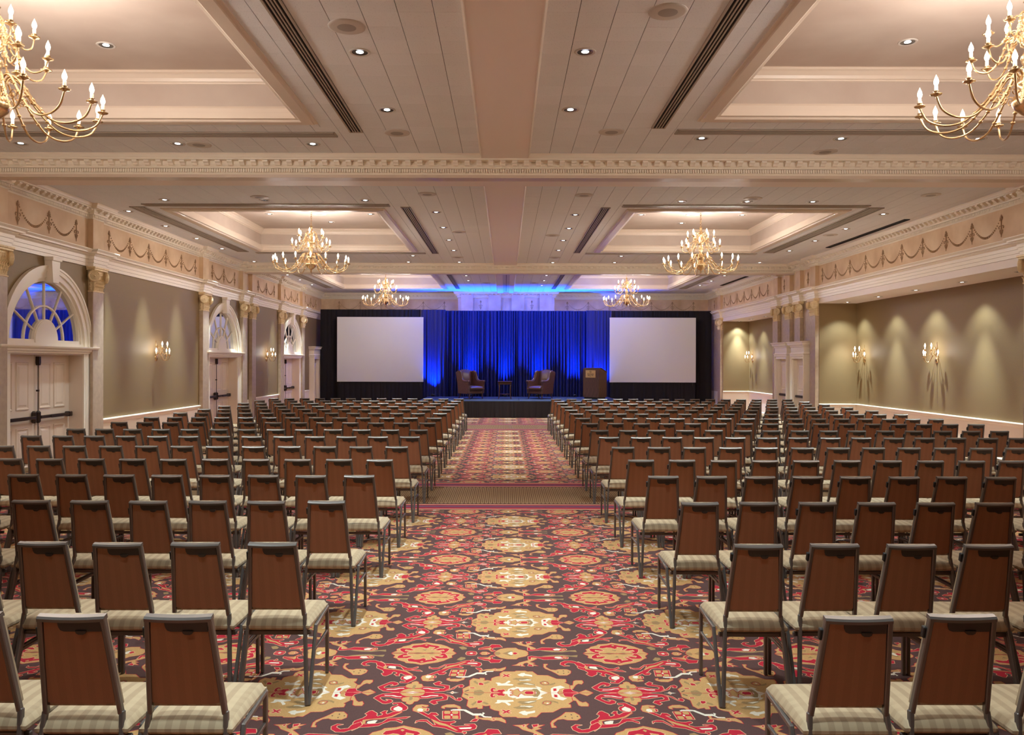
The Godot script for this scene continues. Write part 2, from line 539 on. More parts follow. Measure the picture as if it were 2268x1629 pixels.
const CORNICE := [Vector2(0, 4.66), Vector2(0.012, 4.68), Vector2(0.02, 4.684), Vector2(0.02, 4.735), Vector2(0.052, 4.74), Vector2(0.052, 4.752), Vector2(0.043, 4.76), Vector2(0.06, 4.785), Vector2(0.06, 4.835), Vector2(0.155, 4.838), Vector2(0.155, 4.862), Vector2(0.165, 4.868), Vector2(0.178, 4.9), Vector2(0.195, 4.92), Vector2(0, 4.92)]
const SHELF := [Vector2(0, 3.77), Vector2(0.03, 3.77), Vector2(0.03, 3.83), Vector2(0.046, 3.835), Vector2(0.046, 3.895), Vector2(0.062, 3.9), Vector2(0.062, 3.955), Vector2(0.075, 3.965), Vector2(0.1, 3.985), Vector2(0.1, 3.995), Vector2(0.165, 4.0), Vector2(0.165, 4.028), Vector2(0.18, 4.04), Vector2(0.205, 4.06), Vector2(0.205, 4.072), Vector2(0, 4.078)]
const RAIL := [Vector2(0, 0.8), Vector2(0.02, 0.805), Vector2(0.03, 0.83), Vector2(0.03, 0.845), Vector2(0.05, 0.855), Vector2(0.055, 0.87), Vector2(0.05, 0.888), Vector2(0, 0.892)]
const BASE := [Vector2(0, 0.0), Vector2(0.025, 0.0), Vector2(0.025, 0.13), Vector2(0.015, 0.15), Vector2(0.008, 0.17), Vector2(0, 0.172)]

func structure(called: String, label: String, category: String) -> Node3D:
	return thing(called, label, category, Vector3.ZERO, 0.0, "", "structure")

func slab_box(parent: Node, called: String, m: Material, x0: float, x1: float, y0: float, y1: float, d0: float, d1: float) -> MeshInstance3D:
	var b := MB.new()
	b.box(Vector3(x0, y0, -d1), Vector3(x1, y1, -d0))
	return obj(called, b, m, parent)

# a plan line along a wall that steps out by p at each pilaster [d0, d1]
func stepped(x: float, p: float, piers: Array, d0: float, d1: float, grow := 0.02) -> Array:
	var out := [Vector2(x, d0)]
	for q in piers:
		out.append_array([Vector2(x, q[0] - grow), Vector2(x + p, q[0] - grow), Vector2(x + p, q[1] + grow), Vector2(x, q[1] + grow)])
	out.append(Vector2(x, d1))
	return out

# brackets and dentils along a straight run from a to b (x, depth); out = direction they project in
func run_blocks(parent: Node, a: Vector2, b: Vector2, out: Vector2, single: bool, mod: ArrayMesh, dent: MB, mods: MB) -> void:
	var l := a.distance_to(b)
	var dir := (b - a) / l
	var n := int(l / 0.166)
	var basis := Basis(Vector3(dir.x, 0, -dir.y), Vector3.UP, Vector3(out.x, 0, -out.y))
	for i in n:
		var p := a + dir * ((i + 0.5) * l / n)
		var tr := Transform3D(basis, Vector3(p.x, 0, -p.y))
		if single:
			var o := obj("bracket", mod, M.trim, parent)
			o.transform = tr
		else:
			mods.t = tr
			bracket(mods)
	var k := int(l / 0.034)
	for i in k:
		var p := a + dir * ((i + 0.5) * l / k)
		dent.t = Transform3D(basis, Vector3(p.x, 0, -p.y))
		dent.box(Vector3(-0.0105, 4.686, 0.015), Vector3(0.0105, 4.733, 0.045))

func bracket(b: MB) -> void:
	# a scrolled modillion: S profile in yz, 70 mm wide
	var pr := PackedVector2Array([Vector2(0.055, 4.835), Vector2(0.055, 4.775), Vector2(0.075, 4.768), Vector2(0.095, 4.776), Vector2(0.108, 4.795), Vector2(0.126, 4.803), Vector2(0.14, 4.815), Vector2(0.142, 4.835)])
	var keep := b.t
	b.t = b.t * Transform3D(Basis(Vector3(0, 0, 1), Vector3(0, 1, 0), Vector3(-1, 0, 0)), Vector3.ZERO)
	b.slab(pr, -0.035, 0.035)
	b.t = keep

func cornice(called: String, label: String, path: Array, sgn: float, single: bool) -> Node3D:
	var s := structure(called, label, "cornice")
	var b := MB.new()
	b.sweep(path, CORNICE, sgn)
	obj("crown_moulding", b, M.trim, s)
	var mod := MB.new()
	bracket(mod)
	var mm := mod.mesh()
	var dent := MB.new()
	var mods := MB.new()
	mods.tri(Vector3(path[0].x, 4.83, -path[0].y), Vector3(path[0].x, 4.831, -path[0].y), Vector3(path[0].x, 4.83, -path[0].y - 0.001))
	for i in path.size() - 1:
		var a: Vector2 = path[i]
		var c: Vector2 = path[i + 1]
		if a.distance_to(c) > 0.2:
			var d := (c - a).normalized()
			run_blocks(s, a, c, Vector2(d.y, -d.x) * sgn, single, mm, dent, mods)
	var o := obj("dentil_course", dent, M.trim, s)
	o.set_meta("kind", "stuff")
	if not single:
		o = obj("bracket_course", mods, M.trim, s)
		o.set_meta("kind", "stuff")
	return s

# plaster garland between two drops, and a drop: both lie against a wall that faces +z
func swag_mesh(span: float) -> ArrayMesh:
	var b := MB.new()
	var n := 22
	for i in n:
		var u := (i + 0.5) / n
		var x := (u - 0.5) * span * 0.94
		var y := 4.5 - 0.27 * (1.0 - pow(2.0 * u - 1.0, 2.0))
		var r := 0.009 + 0.013 * sin(PI * u)
		var sl := -0.27 * -2.0 * (2.0 * u - 1.0) * 2.0 / (span * 0.94)
		var ang := atan(sl)
		b.t = Transform3D(Basis(Vector3.BACK, ang), Vector3(x, y, 0.0))
		b.cham(Vector3(-0.011, -r, 0.0), Vector3(0.011, r, 0.014), 0.005)
	return b.mesh()

func drop_mesh() -> ArrayMesh:
	var b := MB.new()
	b.t = Transform3D(Basis(), Vector3(0, 0, 0.008))
	b.tube([Vector3(0, 4.18, 0), Vector3(0, 4.25, 0), Vector3(0, 4.52, 0), Vector3(0, 4.575, 0)], [0.004, 0.009, 0.009, 0.005], 6)
	b.cham(Vector3(-0.022, 4.5, -0.006), Vector3(0.022, 4.56, 0.012), 0.012)
	for s in [-1.0, 1.0]:
		var p := []
		for i in 13:
			var a := i / 12.0 * 4.4
			var r := 0.042 - 0.0022 * i
			p.append(Vector3(s * (0.044 - r * cos(a)), 4.345 + r * sin(a), 0))
		b.tube(p, 0.007, 5)
		b.tube([Vector3(s * 0.005, 4.23, 0), Vector3(s * 0.03, 4.26, 0), Vector3(s * 0.045, 4.3, 0), Vector3(s * 0.006, 4.31, 0)], 0.006, 5)
		b.tube([Vector3(0, 4.47, 0), Vector3(s * 0.03, 4.49, 0), Vector3(s * 0.036, 4.52, 0), Vector3(s * 0.018, 4.53, 0)], 0.006, 5)
	return b.mesh()

func swags(parent: Node3D, drops: Array, place: Callable, sw: ArrayMesh, dr: ArrayMesh) -> void:
	for i in drops.size():
		var o := obj("drop_ornament", dr, M.stencil, parent)
		o.transform = place.call(drops[i])
		if i + 1 < drops.size() and absf(drops[i + 1] - drops[i]) < 1.1:
			var s := obj("swag", sw, M.stencil, parent)
			s.transform = place.call((drops[i] + drops[i + 1]) / 2)

func on_left(d: float) -> Transform3D:
	return Transform3D(Basis(Vector3.UP, PI / 2), Vector3(XL, 0, -d))
func on_right(d: float) -> Transform3D:
	return Transform3D(Basis(Vector3.UP, -PI / 2), Vector3(XR, 0, -d))
func on_end(x: float) -> Transform3D:
	return Transform3D(Basis(), Vector3(x, 0, -34.4))

const PIERS_L := [[12.18, 12.58], [15.18, 15.58], [20.7, 21.12], [23.85, 24.26], [24.71, 25.1], [27.87, 28.28], [30.85, 31.2]]
const PIERS_R := [[12.87, 13.27], [22.2, 22.6], [23.35, 23.75], [24.2, 24.6], [25.27, 25.66], [32.02, 32.4]]
const DOORS_L := [13.88, 22.49, 29.56]

func arch_pts(r: float, a0: float, a1: float, n: int, cy: float) -> PackedVector2Array:
	var p := PackedVector2Array()
	for i in n + 1:
		var a := lerpf(a0, a1, float(i) / n)
		p.append(Vector2(cos(a) * r, cy + sin(a) * r))
	return p

func shell() -> void:
	# floor
	var fl := structure("floor", "ballroom floor fitted with red, tan and brown patterned carpet", "floor")
	var carpet := std(Color.WHITE, 0.95, 0.0, 0.2)
	carpet.albedo_texture = carpet_texture()
	carpet.rim_enabled = true
	carpet.rim = 0.15
	var band := std(Color.WHITE, 0.95, 0.0, 0.2)
	band.albedo_texture = border_texture()
	for z in [[-1.3, 11.0], [13.5, 23.9], [26.4, 34.7]]:
		var b := MB.new()
		var x0 := -8.4
		var x1 := 9.8
		for v in [[x0, z[0]], [x0, z[1]], [x1, z[1]], [x0, z[0]], [x1, z[1]], [x1, z[0]]]:
			b.st.set_uv(Vector2((v[0] - 0.0975) / 1.316, (v[1] - 4.917) / 1.327))
			b.st.add_vertex(Vector3(v[0], 0, -v[1]))
		obj("carpet_field", b, carpet, fl)
	for z in [[11.0, 13.5], [23.9, 26.4]]:
		var b := MB.new()
		for v in [[-8.4, z[0]], [-8.4, z[1]], [9.8, z[1]], [-8.4, z[0]], [9.8, z[1]], [9.8, z[0]]]:
			b.st.set_uv(Vector2(v[0] / 0.0577, (v[1] - z[0]) / 2.5))
			b.st.add_vertex(Vector3(v[0], 0, -v[1]))
		obj("carpet_border", b, band, fl)
	slab_box(fl, "subfloor", M.plaster, -8.6, 10.0, -0.2, -0.004, -1.5, 35.0)

	# left wall
	var wl := structure("wall_left", "left wall papered in olive gold above cream wainscot", "wall")
	var edges := [-1.3]
	for c in DOORS_L:
		edges.append_array([c - 1.22, c + 1.22])
	edges.append(34.7)
	for i in range(0, edges.size(), 2):
		slab_box(wl, "wainscot", M.trim, XL - 0.45, XL, 0, 0.85, edges[i], edges[i + 1])
		slab_box(wl, "wallpaper", M.wallpaper, XL - 0.45, XL, 0.85, 3.8, edges[i], edges[i + 1])
	for c in DOORS_L:
		var b := MB.new()
		b.t = Transform3D(Basis(Vector3.UP, PI / 2), Vector3(XL - 0.45, 0, -c))
		var po := PackedVector2Array([Vector2(-1.22, 3.8), Vector2(-1.22, 2.2)])
		po.append_array(arch_pts(1.2, PI, 0.0, 28, 2.26))
		po.append_array(PackedVector2Array([Vector2(1.22, 2.2), Vector2(1.22, 3.8)]))
		b.slab(po, 0, 0.45)
		obj("wallpaper", b, M.wallpaper, wl)
	slab_box(wl, "frieze", M.frieze, XL - 0.45, XL, 3.8, 5.0, -1.3, 34.7)
	var at := structure("trim_13", "plain attic piers above the left wall pilasters", "piers")
	for q in PIERS_L:
		slab_box(at, "attic_pier", M.frieze, XL - 0.002, XL + 0.1, 4.07, 4.9, q[0], q[1])
	slab_box(wl, "backing", M.dark_gap, XL - 0.6, XL - 0.46, 0, 5.0, -1.3, 34.7)

	# right wall with two recesses
	var wr := structure("wall_right", "right wall with deep olive papered recesses between pilasters", "wall")
	for q in [[-1.3, 13.27], [22.2, 26.04], [32.0, 34.7]]:
		slab_box(wr, "wainscot", M.trim, XR, XN + 0.3, 0, 0.85, q[0], q[1])
		slab_box(wr, "pier", M.pilaster, XR, XN + 0.3, 0.85, 3.8, q[0], q[1])
	for q in [[13.27, 22.2], [26.04, 32.0]]:
		slab_box(wr, "recess_wainscot", M.trim, XN, XN + 0.3, 0, 0.85, q[0], q[1])
		slab_box(wr, "recess_wallpaper", M.wallpaper, XN, XN + 0.3, 0.85, 3.7, q[0], q[1])
		slab_box(wr, "recess_ceiling", M.plaster, XR, XN + 0.3, 3.63, 3.8, q[0], q[1])
		for e in [[q[0], q[0] + 0.008], [q[1] - 0.008, q[1]]]:
			slab_box(wr, "recess_side", M.wallpaper, XR + 0.012, XN, 0.85, 3.63, e[0], e[1])
	slab_box(wr, "frieze", M.frieze, XR, XN + 0.3, 3.8, 5.0, -1.3, 34.7)
	at = structure("trim_14", "plain attic piers above the right wall pilasters", "piers")
	for q in PIERS_R:
		slab_box(at, "attic_pier", M.frieze, XR - 0.1, XR + 0.002, 4.07, 4.9, q[0], q[1])

	# end wall behind the stage, wall behind the camera
	var we := structure("wall_end", "end wall above the stage drapes with garland frieze", "wall")
	slab_box(we, "wall_face", M.plaster, -8.3, 9.9, 0, 3.8, 34.4, 34.7)
	slab_box(we, "frieze", M.frieze, -8.3, 9.9, 3.8, 5.0, 34.4, 34.7)
	slab_box(we, "chimney_breast", M.frieze, -1.98, 2.02, 0, 4.9, 33.72, 34.4)
	for x in [[-1.86, -1.36], [-0.72, -0.2], [0.24, 0.76], [1.4, 1.9]]:
		slab_box(we, "attic_pier", M.frieze, x[0], x[1], 4.07, 4.9, 33.62, 33.72)
	var wb := structure("wall_back", "plain papered wall behind the camera position", "wall")
	slab_box(wb, "wall_face", M.wallpaper, -8.3, 9.9, 0, 5.0, -1.5, -1.3)

	# mouldings
	var pl := stepped(XL, 0.1, PIERS_L, -1.3, 34.4)
	var pr := stepped(XR, -0.1, PIERS_R, -1.3, 34.4)
	var s := structure("trim_1", "stepped cream entablature running above the left wall pilasters", "moulding")
	var b := MB.new()
	b.sweep(pl, SHELF, 1.0)
	obj("entablature", b, M.trim, s)
	s = structure("trim_2", "stepped cream entablature running above the right wall pilasters", "moulding")
	b = MB.new()
	b.sweep(pr, SHELF, -1.0)
	obj("entablature", b, M.trim, s)
	cornice("trim_3", "bracketed cream cornice along the top of the left wall", pl, 1.0, false)
	cornice("trim_4", "bracketed cream cornice along the top of the right wall", pr, -1.0, false)
	cornice("trim_5", "bracketed cornice on the nearer ceiling beam", [Vector2(XL, 11.54), Vector2(XR, 11.54)], 1.0, true)
	cornice("trim_6", "bracketed cornice on the farther ceiling beam", [Vector2(XL, 24.1), Vector2(XR, 24.1)], 1.0, false)
	cornice("trim_7", "bracketed cornice across the end wall above the stage", [Vector2(XL, 34.4), Vector2(-1.98, 34.4), Vector2(-1.98, 33.72), Vector2(2.02, 33.72), Vector2(2.02, 34.4), Vector2(XR, 34.4)], 1.0, false)
	s = structure("trim_8", "white chair rail along the left wall panels", "moulding")
	for q in [[-1.3, 12.18], [15.58, 20.7], [25.1, 27.87], [31.2, 32.2]]:
		b = MB.new()
		b.sweep([Vector2(XL, q[0]), Vector2(XL, q[1])], RAIL, 1.0)
		obj("rail", b, M.trim, s)
	s = structure("trim_9", "white chair rail round the right wall recesses", "moulding")
	var bs := structure("baseboard_right", "cream skirting board round the right wall recesses", "skirting")
	for q in [[13.27, 22.2], [26.04, 32.0]]:
		var path := [Vector2(XR, q[0]), Vector2(XN, q[0]), Vector2(XN, q[1]), Vector2(XR, q[1])]
		b = MB.new()
		b.sweep(path, RAIL, -1.0)
		obj("rail", b, M.trim, s)
		b = MB.new()
		b.sweep(path, BASE, -1.0)
		obj("skirting", b, M.trim, bs)
	bs = structure("baseboard_left", "cream skirting board along the left wall panels", "skirting")
	for q in [[-1.3, 12.18], [15.58, 20.7], [25.1, 27.87], [31.2, 32.2]]:
		b = MB.new()
		b.sweep([Vector2(XL, q[0]), Vector2(XL, q[1])], BASE, 1.0)
		obj("skirting", b, M.trim, bs)

	# garlands
	var sw := swag_mesh(0.885)
	var dr := drop_mesh()
	s = structure("trim_10", "row of brown plaster garlands on the left wall frieze", "garlands")
	for g in [[12.99, 13.88, 14.76], [15.98, 16.87, 17.76, 18.65, 19.54, 20.42], [21.6, 22.49, 23.38], [25.6, 26.49, 27.38], [28.68, 29.56, 30.45], [31.6, 32.49, 33.38]]:
		swags(s, g, on_left, sw, dr)
	s = structure("trim_11", "row of brown plaster garlands on the right wall frieze", "garlands")
	for g in [[14.02, 14.9, 15.78, 16.66, 17.54, 18.42, 19.3, 20.18, 21.06, 21.94], [22.98], [24.94], [26.5, 27.38, 28.26, 29.14, 30.02, 30.9, 31.78], [33.3]]:
		swags(s, g, on_right, sw, dr)
	s = structure("trim_12", "row of brown plaster garlands on the end wall frieze", "garlands")
	for g in [[-7.05, -6.16, -5.27, -4.38, -3.49, -2.6], [2.6, 3.49, 4.38, 5.27, 6.16, 7.05, 7.94]]:
		swags(s, g, on_end, sw, dr)
	for x in [-1.04, 1.08]:
		var o := obj("drop_ornament", dr, M.stencil, s)
		o.position = Vector3(x, 0, -33.72)

func ceiling() -> void:
	var c := structure("ceiling", "grey-white tiled ballroom ceiling with raised coffers and beams", "ceiling")
	# openings: [x0, x1, d0, d1] of the raised coffers, then of everything that is not tiled
	var holes := COFFERS.duplicate()
	var rest := MB.new()
	var one := MB.new()
	var w := 0.3025
	tile(one, -w / 2, w / 2, -w / 2, w / 2, Vector2.ZERO)
	var om := one.mesh()
	var cells := []
	for bay in [[-1.3, 11.54], [13.2, 24.1], [25.76, 34.4]]:
		for i in range(-27, 33):
			for j in range(-5, 115):
				var x0 := i * w
				var x1 := x0 + w
				var d0 := 0.12 + j * w
				var d1 := d0 + w
				x0 = maxf(x0, XL)
				x1 = minf(x1, XR)
				d0 = maxf(d0, bay[0])
				d1 = minf(d1, bay[1])
				if x1 - x0 < 0.02 or d1 - d0 < 0.02:
					continue
				if x0 >= -0.34 and x1 <= 0.31:
					continue
				var rects := [[x0, x1, d0, d1]]
				for h in holes:
					var next := []
					for r in rects:
						if r[0] >= h[1] or r[1] <= h[0] or r[2] >= h[3] or r[3] <= h[2]:
							next.append(r)
							continue
						if r[0] < h[0]:
							next.append([r[0], h[0], r[2], r[3]])
						if r[1] > h[1]:
							next.append([h[1], r[1], r[2], r[3]])
						var a: float = maxf(r[0], h[0])
						var e: float = minf(r[1], h[1])
						if r[2] < h[2]:
							next.append([a, e, r[2], h[2]])
						if r[3] > h[3]:
							next.append([a, e, h[3], r[3]])
					rects = next
				for r in rects:
					cells.append(r)
	# the 300 whole tiles that show largest become single pieces
	var near := []
	for i in cells.size():
		var r: Array = cells[i]
		var m := Vector2((r[0] + r[1]) / 2, (r[2] + r[3]) / 2)
		if m.y > 6.75 and m.y < 13.5 and absf(m.x) < m.y * 0.62 and r[1] - r[0] > 0.29 and r[3] - r[2] > 0.29:
			near.append([m.length(), i])
	near.sort_custom(func(p, q): return p[0] < q[0])
	var single := {}
	for k in mini(300, near.size()):
		single[near[k][1]] = true
	rng.seed = 77
	for i in cells.size():
		var r: Array = cells[i]
		var k := rng.randi() % 4
		if single.has(i):
			var o := obj("ceiling_tile", om, M.tile[k], c)
			o.position = Vector3((r[0] + r[1]) / 2, HC + rng.randf_range(-0.0006, 0.0006), -(r[2] + r[3]) / 2)
		else:
			tile(rest, r[0], r[1], -r[3], -r[2], Vector2(HC, rng.randf_range(-0.0006, 0.0006)))
	var far := obj("tiles_beyond", rest, M.tile[1], c)
	far.set_meta("kind", "stuff")
	# slab above the tiles, left open over the coffers
	var bands := [[-1.5, 35.0]]
	var ds := [-1.5]
	for h in COFFERS:
		ds.append_array([h[2], h[3]])
	ds.append(35.0)
	ds.sort()
	for i in ds.size() - 1:
		if ds[i + 1] - ds[i] < 0.001:
			continue
		var m: float = (ds[i] + ds[i + 1]) / 2
		var xs := [-8.4]
		for h in COFFERS:
			if m > h[2] and m < h[3]:
				xs.append_array([h[0], h[1]])
		xs.append(10.0)
		xs.sort()
		for j in range(0, xs.size(), 2):
			slab_box(c, "ceiling_slab", M.dark_gap, xs[j], xs[j + 1], HC + 0.014, HC + 0.1, ds[i], ds[i + 1])
	# beams, the flat bands beyond them and the long soffit down the middle
	for z in [11.54, 24.1]:
		slab_box(c, "beam", M.beam, XL, XR, 4.618, 4.93, z, z + 0.21)
		slab_box(c, "beam_band", M.plaster, XL, XR, HS, 4.93, z + 0.21, z + 1.66)
	for q in [[-1.3, 11.5], [13.2, 24.05]]:
		slab_box(c, "soffit", M.plaster, -0.335, 0.3, HS, 4.93, q[0], q[1])
	slab_box(c, "soffit", M.plaster, -0.335, -0.11, HS, 4.93, 25.76, 33.72)
	slab_box(c, "soffit", M.plaster, 0.13, 0.3, HS, 4.93, 25.76, 33.72)
	slab_box(c, "partition_track", M.white_metal, -0.11, 0.005, HS + 0.03, 4.93, 25.76, 33.72)
	slab_box(c, "partition_track", M.white_metal, 0.02, 0.13, HS + 0.03, 4.93, 25.76, 33.72)
	for q in [[-1.3, 11.4], [13.2, 23.95], [25.76, 33.6]]:
		for sx in [-0.335, 0.3]:
			var b := MB.new()
			var g := signf(sx)
			b.sweep([Vector2(sx, q[0]), Vector2(sx, q[1])], [Vector2(0, HS - 0.004), Vector2(0.012, HS), Vector2(0.02, HS + 0.025), Vector2(0.035, HC - 0.005), Vector2(0.04, HC + 0.01), Vector2(0, HC + 0.01)], g)
			obj("soffit_moulding", b, M.trim_ceiling, c)
	for h in COFFERS:
		coffer(h)

func tile(b: MB, x0: float, x1: float, z0: float, z1: float, y: Vector2) -> void:
	var g := 0.0024
	var h := 0.0003
	var e := 0.0016
	var yy := y.x + y.y
	var o := [Vector3(x0 + g, yy + e, z0 + h), Vector3(x1 - g, yy + e, z0 + h), Vector3(x1 - g, yy + e, z1 - h), Vector3(x0 + g, yy + e, z1 - h)]
	var f := g + e
	var j := h + e
	var i := [Vector3(x0 + f, yy, z0 + j), Vector3(x1 - f, yy, z0 + j), Vector3(x1 - f, yy, z1 - j), Vector3(x0 + f, yy, z1 - j)]
	b.quad(i[0], i[1], i[2], i[3])
	for k in 4:
		var n := (k + 1) % 4
		b.quad(o[k], o[n], i[n], i[k])
		var u := Vector3(0, 0.006, 0)
		b.quad(o[k] + u, o[n] + u, o[n], o[k])

const COFFERS := [[-6.56, -2.31, 3.9, 9.92], [2.31, 6.56, 3.75, 9.77], [-6.56, -2.31, 15.45, 21.4], [2.31, 6.56, 15.45, 21.4], [-6.56, -2.31, 26.6, 32.2], [2.31, 6.56, 26.6, 32.2]]
var coffers := 0

func coffer(h: Array) -> void:
	var names := ["left coffer nearest the camera", "right coffer nearest the camera", "left coffer of the middle bay", "right coffer of the middle bay", "left coffer nearest the stage", "right coffer nearest the stage"]
	coffers += 1
	var s := structure("trim_%d" % (20 + coffers), "cream raised ceiling coffer with moulded rim, " + names[coffers - 1], "coffer")
	var loop := [Vector2(h[0], h[2]), Vector2(h[0], h[3]), Vector2(h[1], h[3]), Vector2(h[1], h[2]), Vector2(h[0], h[2])]
	# inside walls, then mouldings round the rim and under the raised ceiling
	var r := 0.16
	var x0: float = h[0] + r
	var x1: float = h[1] - r
	var d0: float = h[2] + r
	var d1: float = h[3] - r
	slab_box(s, "coffer_side", M.coffer, x0 - 0.1, x0, HC, 5.5, h[2], h[3])
	slab_box(s, "coffer_side", M.coffer, x1, x1 + 0.1, HC, 5.5, h[2], h[3])
	slab_box(s, "coffer_side", M.coffer, x0, x1, HC, 5.5, h[2], d0)
	slab_box(s, "coffer_side", M.coffer, x0, x1, HC, 5.5, d1, h[3])
	slab_box(s, "coffer_panel", M.coffer, x0 - 0.1, x1 + 0.1, 5.47, 5.56, h[2], h[3])
	var inner := closed_rect(x0, x1, d0, d1)
	var low := [Vector2(0, 5.07), Vector2(0.012, 5.065), Vector2(0.02, 5.04), Vector2(0.035, 5.035), Vector2(0.035, 4.985), Vector2(0.05, 4.98), Vector2(0.05, 4.91), Vector2(0, 4.9)]
	var top := [Vector2(0, 5.33), Vector2(0.012, 5.33), Vector2(0.015, 5.35), Vector2(0.03, 5.355), Vector2(0.04, 5.39), Vector2(0.075, 5.43), Vector2(0.1, 5.445), Vector2(0.1, 5.465), Vector2(0.12, 5.472), Vector2(0, 5.472)]
	ring(s, "rim_moulding", inner, low, -1.0)
	ring(s, "crown_moulding", inner, top, -1.0)
	# flat frame proud of the tiles
	var rim := [Vector2(-0.012, 4.925), Vector2(-0.012, 4.905), Vector2(0.0, 4.9), Vector2(0.02, 4.895), Vector2(0.03, 4.885), Vector2(0.15, 4.88), Vector2(0.165, 4.89), Vector2(0.18, 4.925)]
	ring(s, "rim_frame", closed_rect(h[0], h[1], h[2], h[3]), rim, -1.0)

func closed_rect(x0: float, x1: float, d0: float, d1: float) -> Array:
	return [Vector2(x0, d0), Vector2(x1, d0), Vector2(x1, d1), Vector2(x0, d1)]

# a moulding carried round a closed rectangle; the profile projects inwards
func ring(parent: Node, called: String, c: Array, prof: Array, _s: float) -> void:
	var b := MB.new()
	var m: Vector2 = (c[0] + c[2]) / 2
	for i in 4:
		var a: Vector2 = c[i]
		var e: Vector2 = c[(i + 1) % 4]
		var ua := Vector2(signf(m.x - a.x), signf(m.y - a.y))
		var ue := Vector2(signf(m.x - e.x), signf(m.y - e.y))
		for k in prof.size() - 1:
			var p: Vector2 = prof[k]
			var q: Vector2 = prof[k + 1]
			var A := a + ua * p.x
			var B := e + ue * p.x
			var C := e + ue * q.x
			var D := a + ua * q.x
			b.quad(Vector3(A.x, p.y, -A.y), Vector3(B.x, p.y, -B.y), Vector3(C.x, q.y, -C.y), Vector3(D.x, q.y, -D.y))
	obj(called, b, M.trim_ceiling, parent)

# ---- pilasters: built against a wall that faces +z, base on the floor ----
var pil_meshes := {}

func pilaster(label: String, tr: Transform3D, w: float, foot := 0.0) -> void:
	var p := thing("pilaster", label, "pilaster", tr.origin, tr.basis.get_euler().y, "wall pilasters", "structure")
	var key := "%.3f %.2f" % [w, foot]
	if not pil_meshes.has(key):
		var d := 0.1
		var sh := MB.new()
		sh.cham(Vector3(-w / 2, foot + (0.0 if foot > 0 else 0.16), 0), Vector3(w / 2, 3.33, d), 0.006)
		var ba := MB.new()
		if foot == 0.0:
			ba.cham(Vector3(-w / 2 - 0.03, 0, -0.0), Vector3(w / 2 + 0.03, 0.1, d + 0.03), 0.006)
			ba.cham(Vector3(-w / 2 - 0.018, 0.1, 0), Vector3(w / 2 + 0.018, 0.135, d + 0.018), 0.012)
			ba.cham(Vector3(-w / 2 - 0.008, 0.135, 0), Vector3(w / 2 + 0.008, 0.16, d + 0.008), 0.004)
		var bell := MB.new()
		bell.cham(Vector3(-w / 2 - 0.012, 3.3, 0), Vector3(w / 2 + 0.012, 3.325, d + 0.012), 0.008)
		bell.slab(PackedVector2Array([Vector2(-w / 2 + 0.03, 3.325), Vector2(w / 2 - 0.03, 3.325), Vector2(w / 2 - 0.01, 3.5), Vector2(w / 2 + 0.01, 3.7), Vector2(-w / 2 - 0.01, 3.7), Vector2(-w / 2 + 0.01, 3.5)]), 0, d + 0.01)
		var ab := MB.new()
		ab.cham(Vector3(-w / 2 - 0.06, 3.7, -0.0), Vector3(w / 2 + 0.06, 3.74, d + 0.06), 0.01)
		ab.cham(Vector3(-w / 2 - 0.075, 3.735, -0.0), Vector3(w / 2 + 0.075, 3.77, d + 0.075), 0.008)
		# acanthus: rows of small curled leaves on the front and both flanks
		var lf := MB.new()
		for row in 3:
			for k in 7:
				var x := -w / 2 + 0.03 + (k + (0.5 if row % 2 else 0.0)) * (w - 0.06) / 6.5
				var y := 3.33 + row * 0.065
				leaf(lf, Transform3D(Basis(), Vector3(x, y, d + 0.008)), 0.032, 0.085)
			for sx in [-1.0, 1.0]:
				leaf(lf, Transform3D(Basis(Vector3.UP, PI / 2 * sx), Vector3(sx * (w / 2 - 0.012), 3.33 + row * 0.065, 0.05)), 0.04, 0.085)
		# volutes at both corners, seen face on, and on the flanks
		var vo := MB.new()
		var bas := [Transform3D(Basis(Vector3.RIGHT, PI / 2), Vector3.ZERO)]
		for tr2 in bas:
			vo.t = tr2
			vo.lathe([Vector2(0.0, 0.058), Vector2(0.014, 0.056), Vector2(0.021, 0.05), Vector2(0.024, 0.03), Vector2(0.032, 0.046), Vector2(0.042, 0.046), Vector2(0.047, 0.024), Vector2(0.056, 0.04), Vector2(0.067, 0.04), Vector2(0.073, 0.016), Vector2(0.083, 0.033), Vector2(0.1, 0.032), Vector2(0.108, 0.02), Vector2(0.108, -0.03), Vector2(0.0, -0.03)], 24)
		var egg := MB.new()
		for k in 5:
			egg.t = Transform3D(Basis(), Vector3((k - 2) * 0.052, 3.63, d + 0.015))
			egg.lathe([Vector2(0, -0.035), Vector2(0.018, -0.02), Vector2(0.024, 0.005), Vector2(0.016, 0.03), Vector2(0, 0.036)], 8)
		pil_meshes[key] = [sh.mesh(), ba.mesh() if foot == 0.0 else null, bell.mesh(), ab.mesh(), lf.mesh(), vo.mesh(), egg.mesh()]
	var q: Array = pil_meshes[key]
	obj("shaft", q[0], M.pilaster, p)
	if q[1]:
		obj("base", q[1], M.trim, p)
	var cap := obj("capital", q[2], M.gold_leaf, p)
	obj("abacus", q[3], M.gold_leaf, cap)
	obj("acanthus", q[4], M.gold_leaf, cap)
	obj("egg_course", q[6], M.gold_leaf, cap)
	for sx in [-1.0, 1.0]:
		var v := obj("volute", q[5], M.gold_leaf, cap)
		v.position = Vector3(sx * (w / 2 + 0.02), 3.595, 0.125)
		v.rotation.y = sx * 0.8

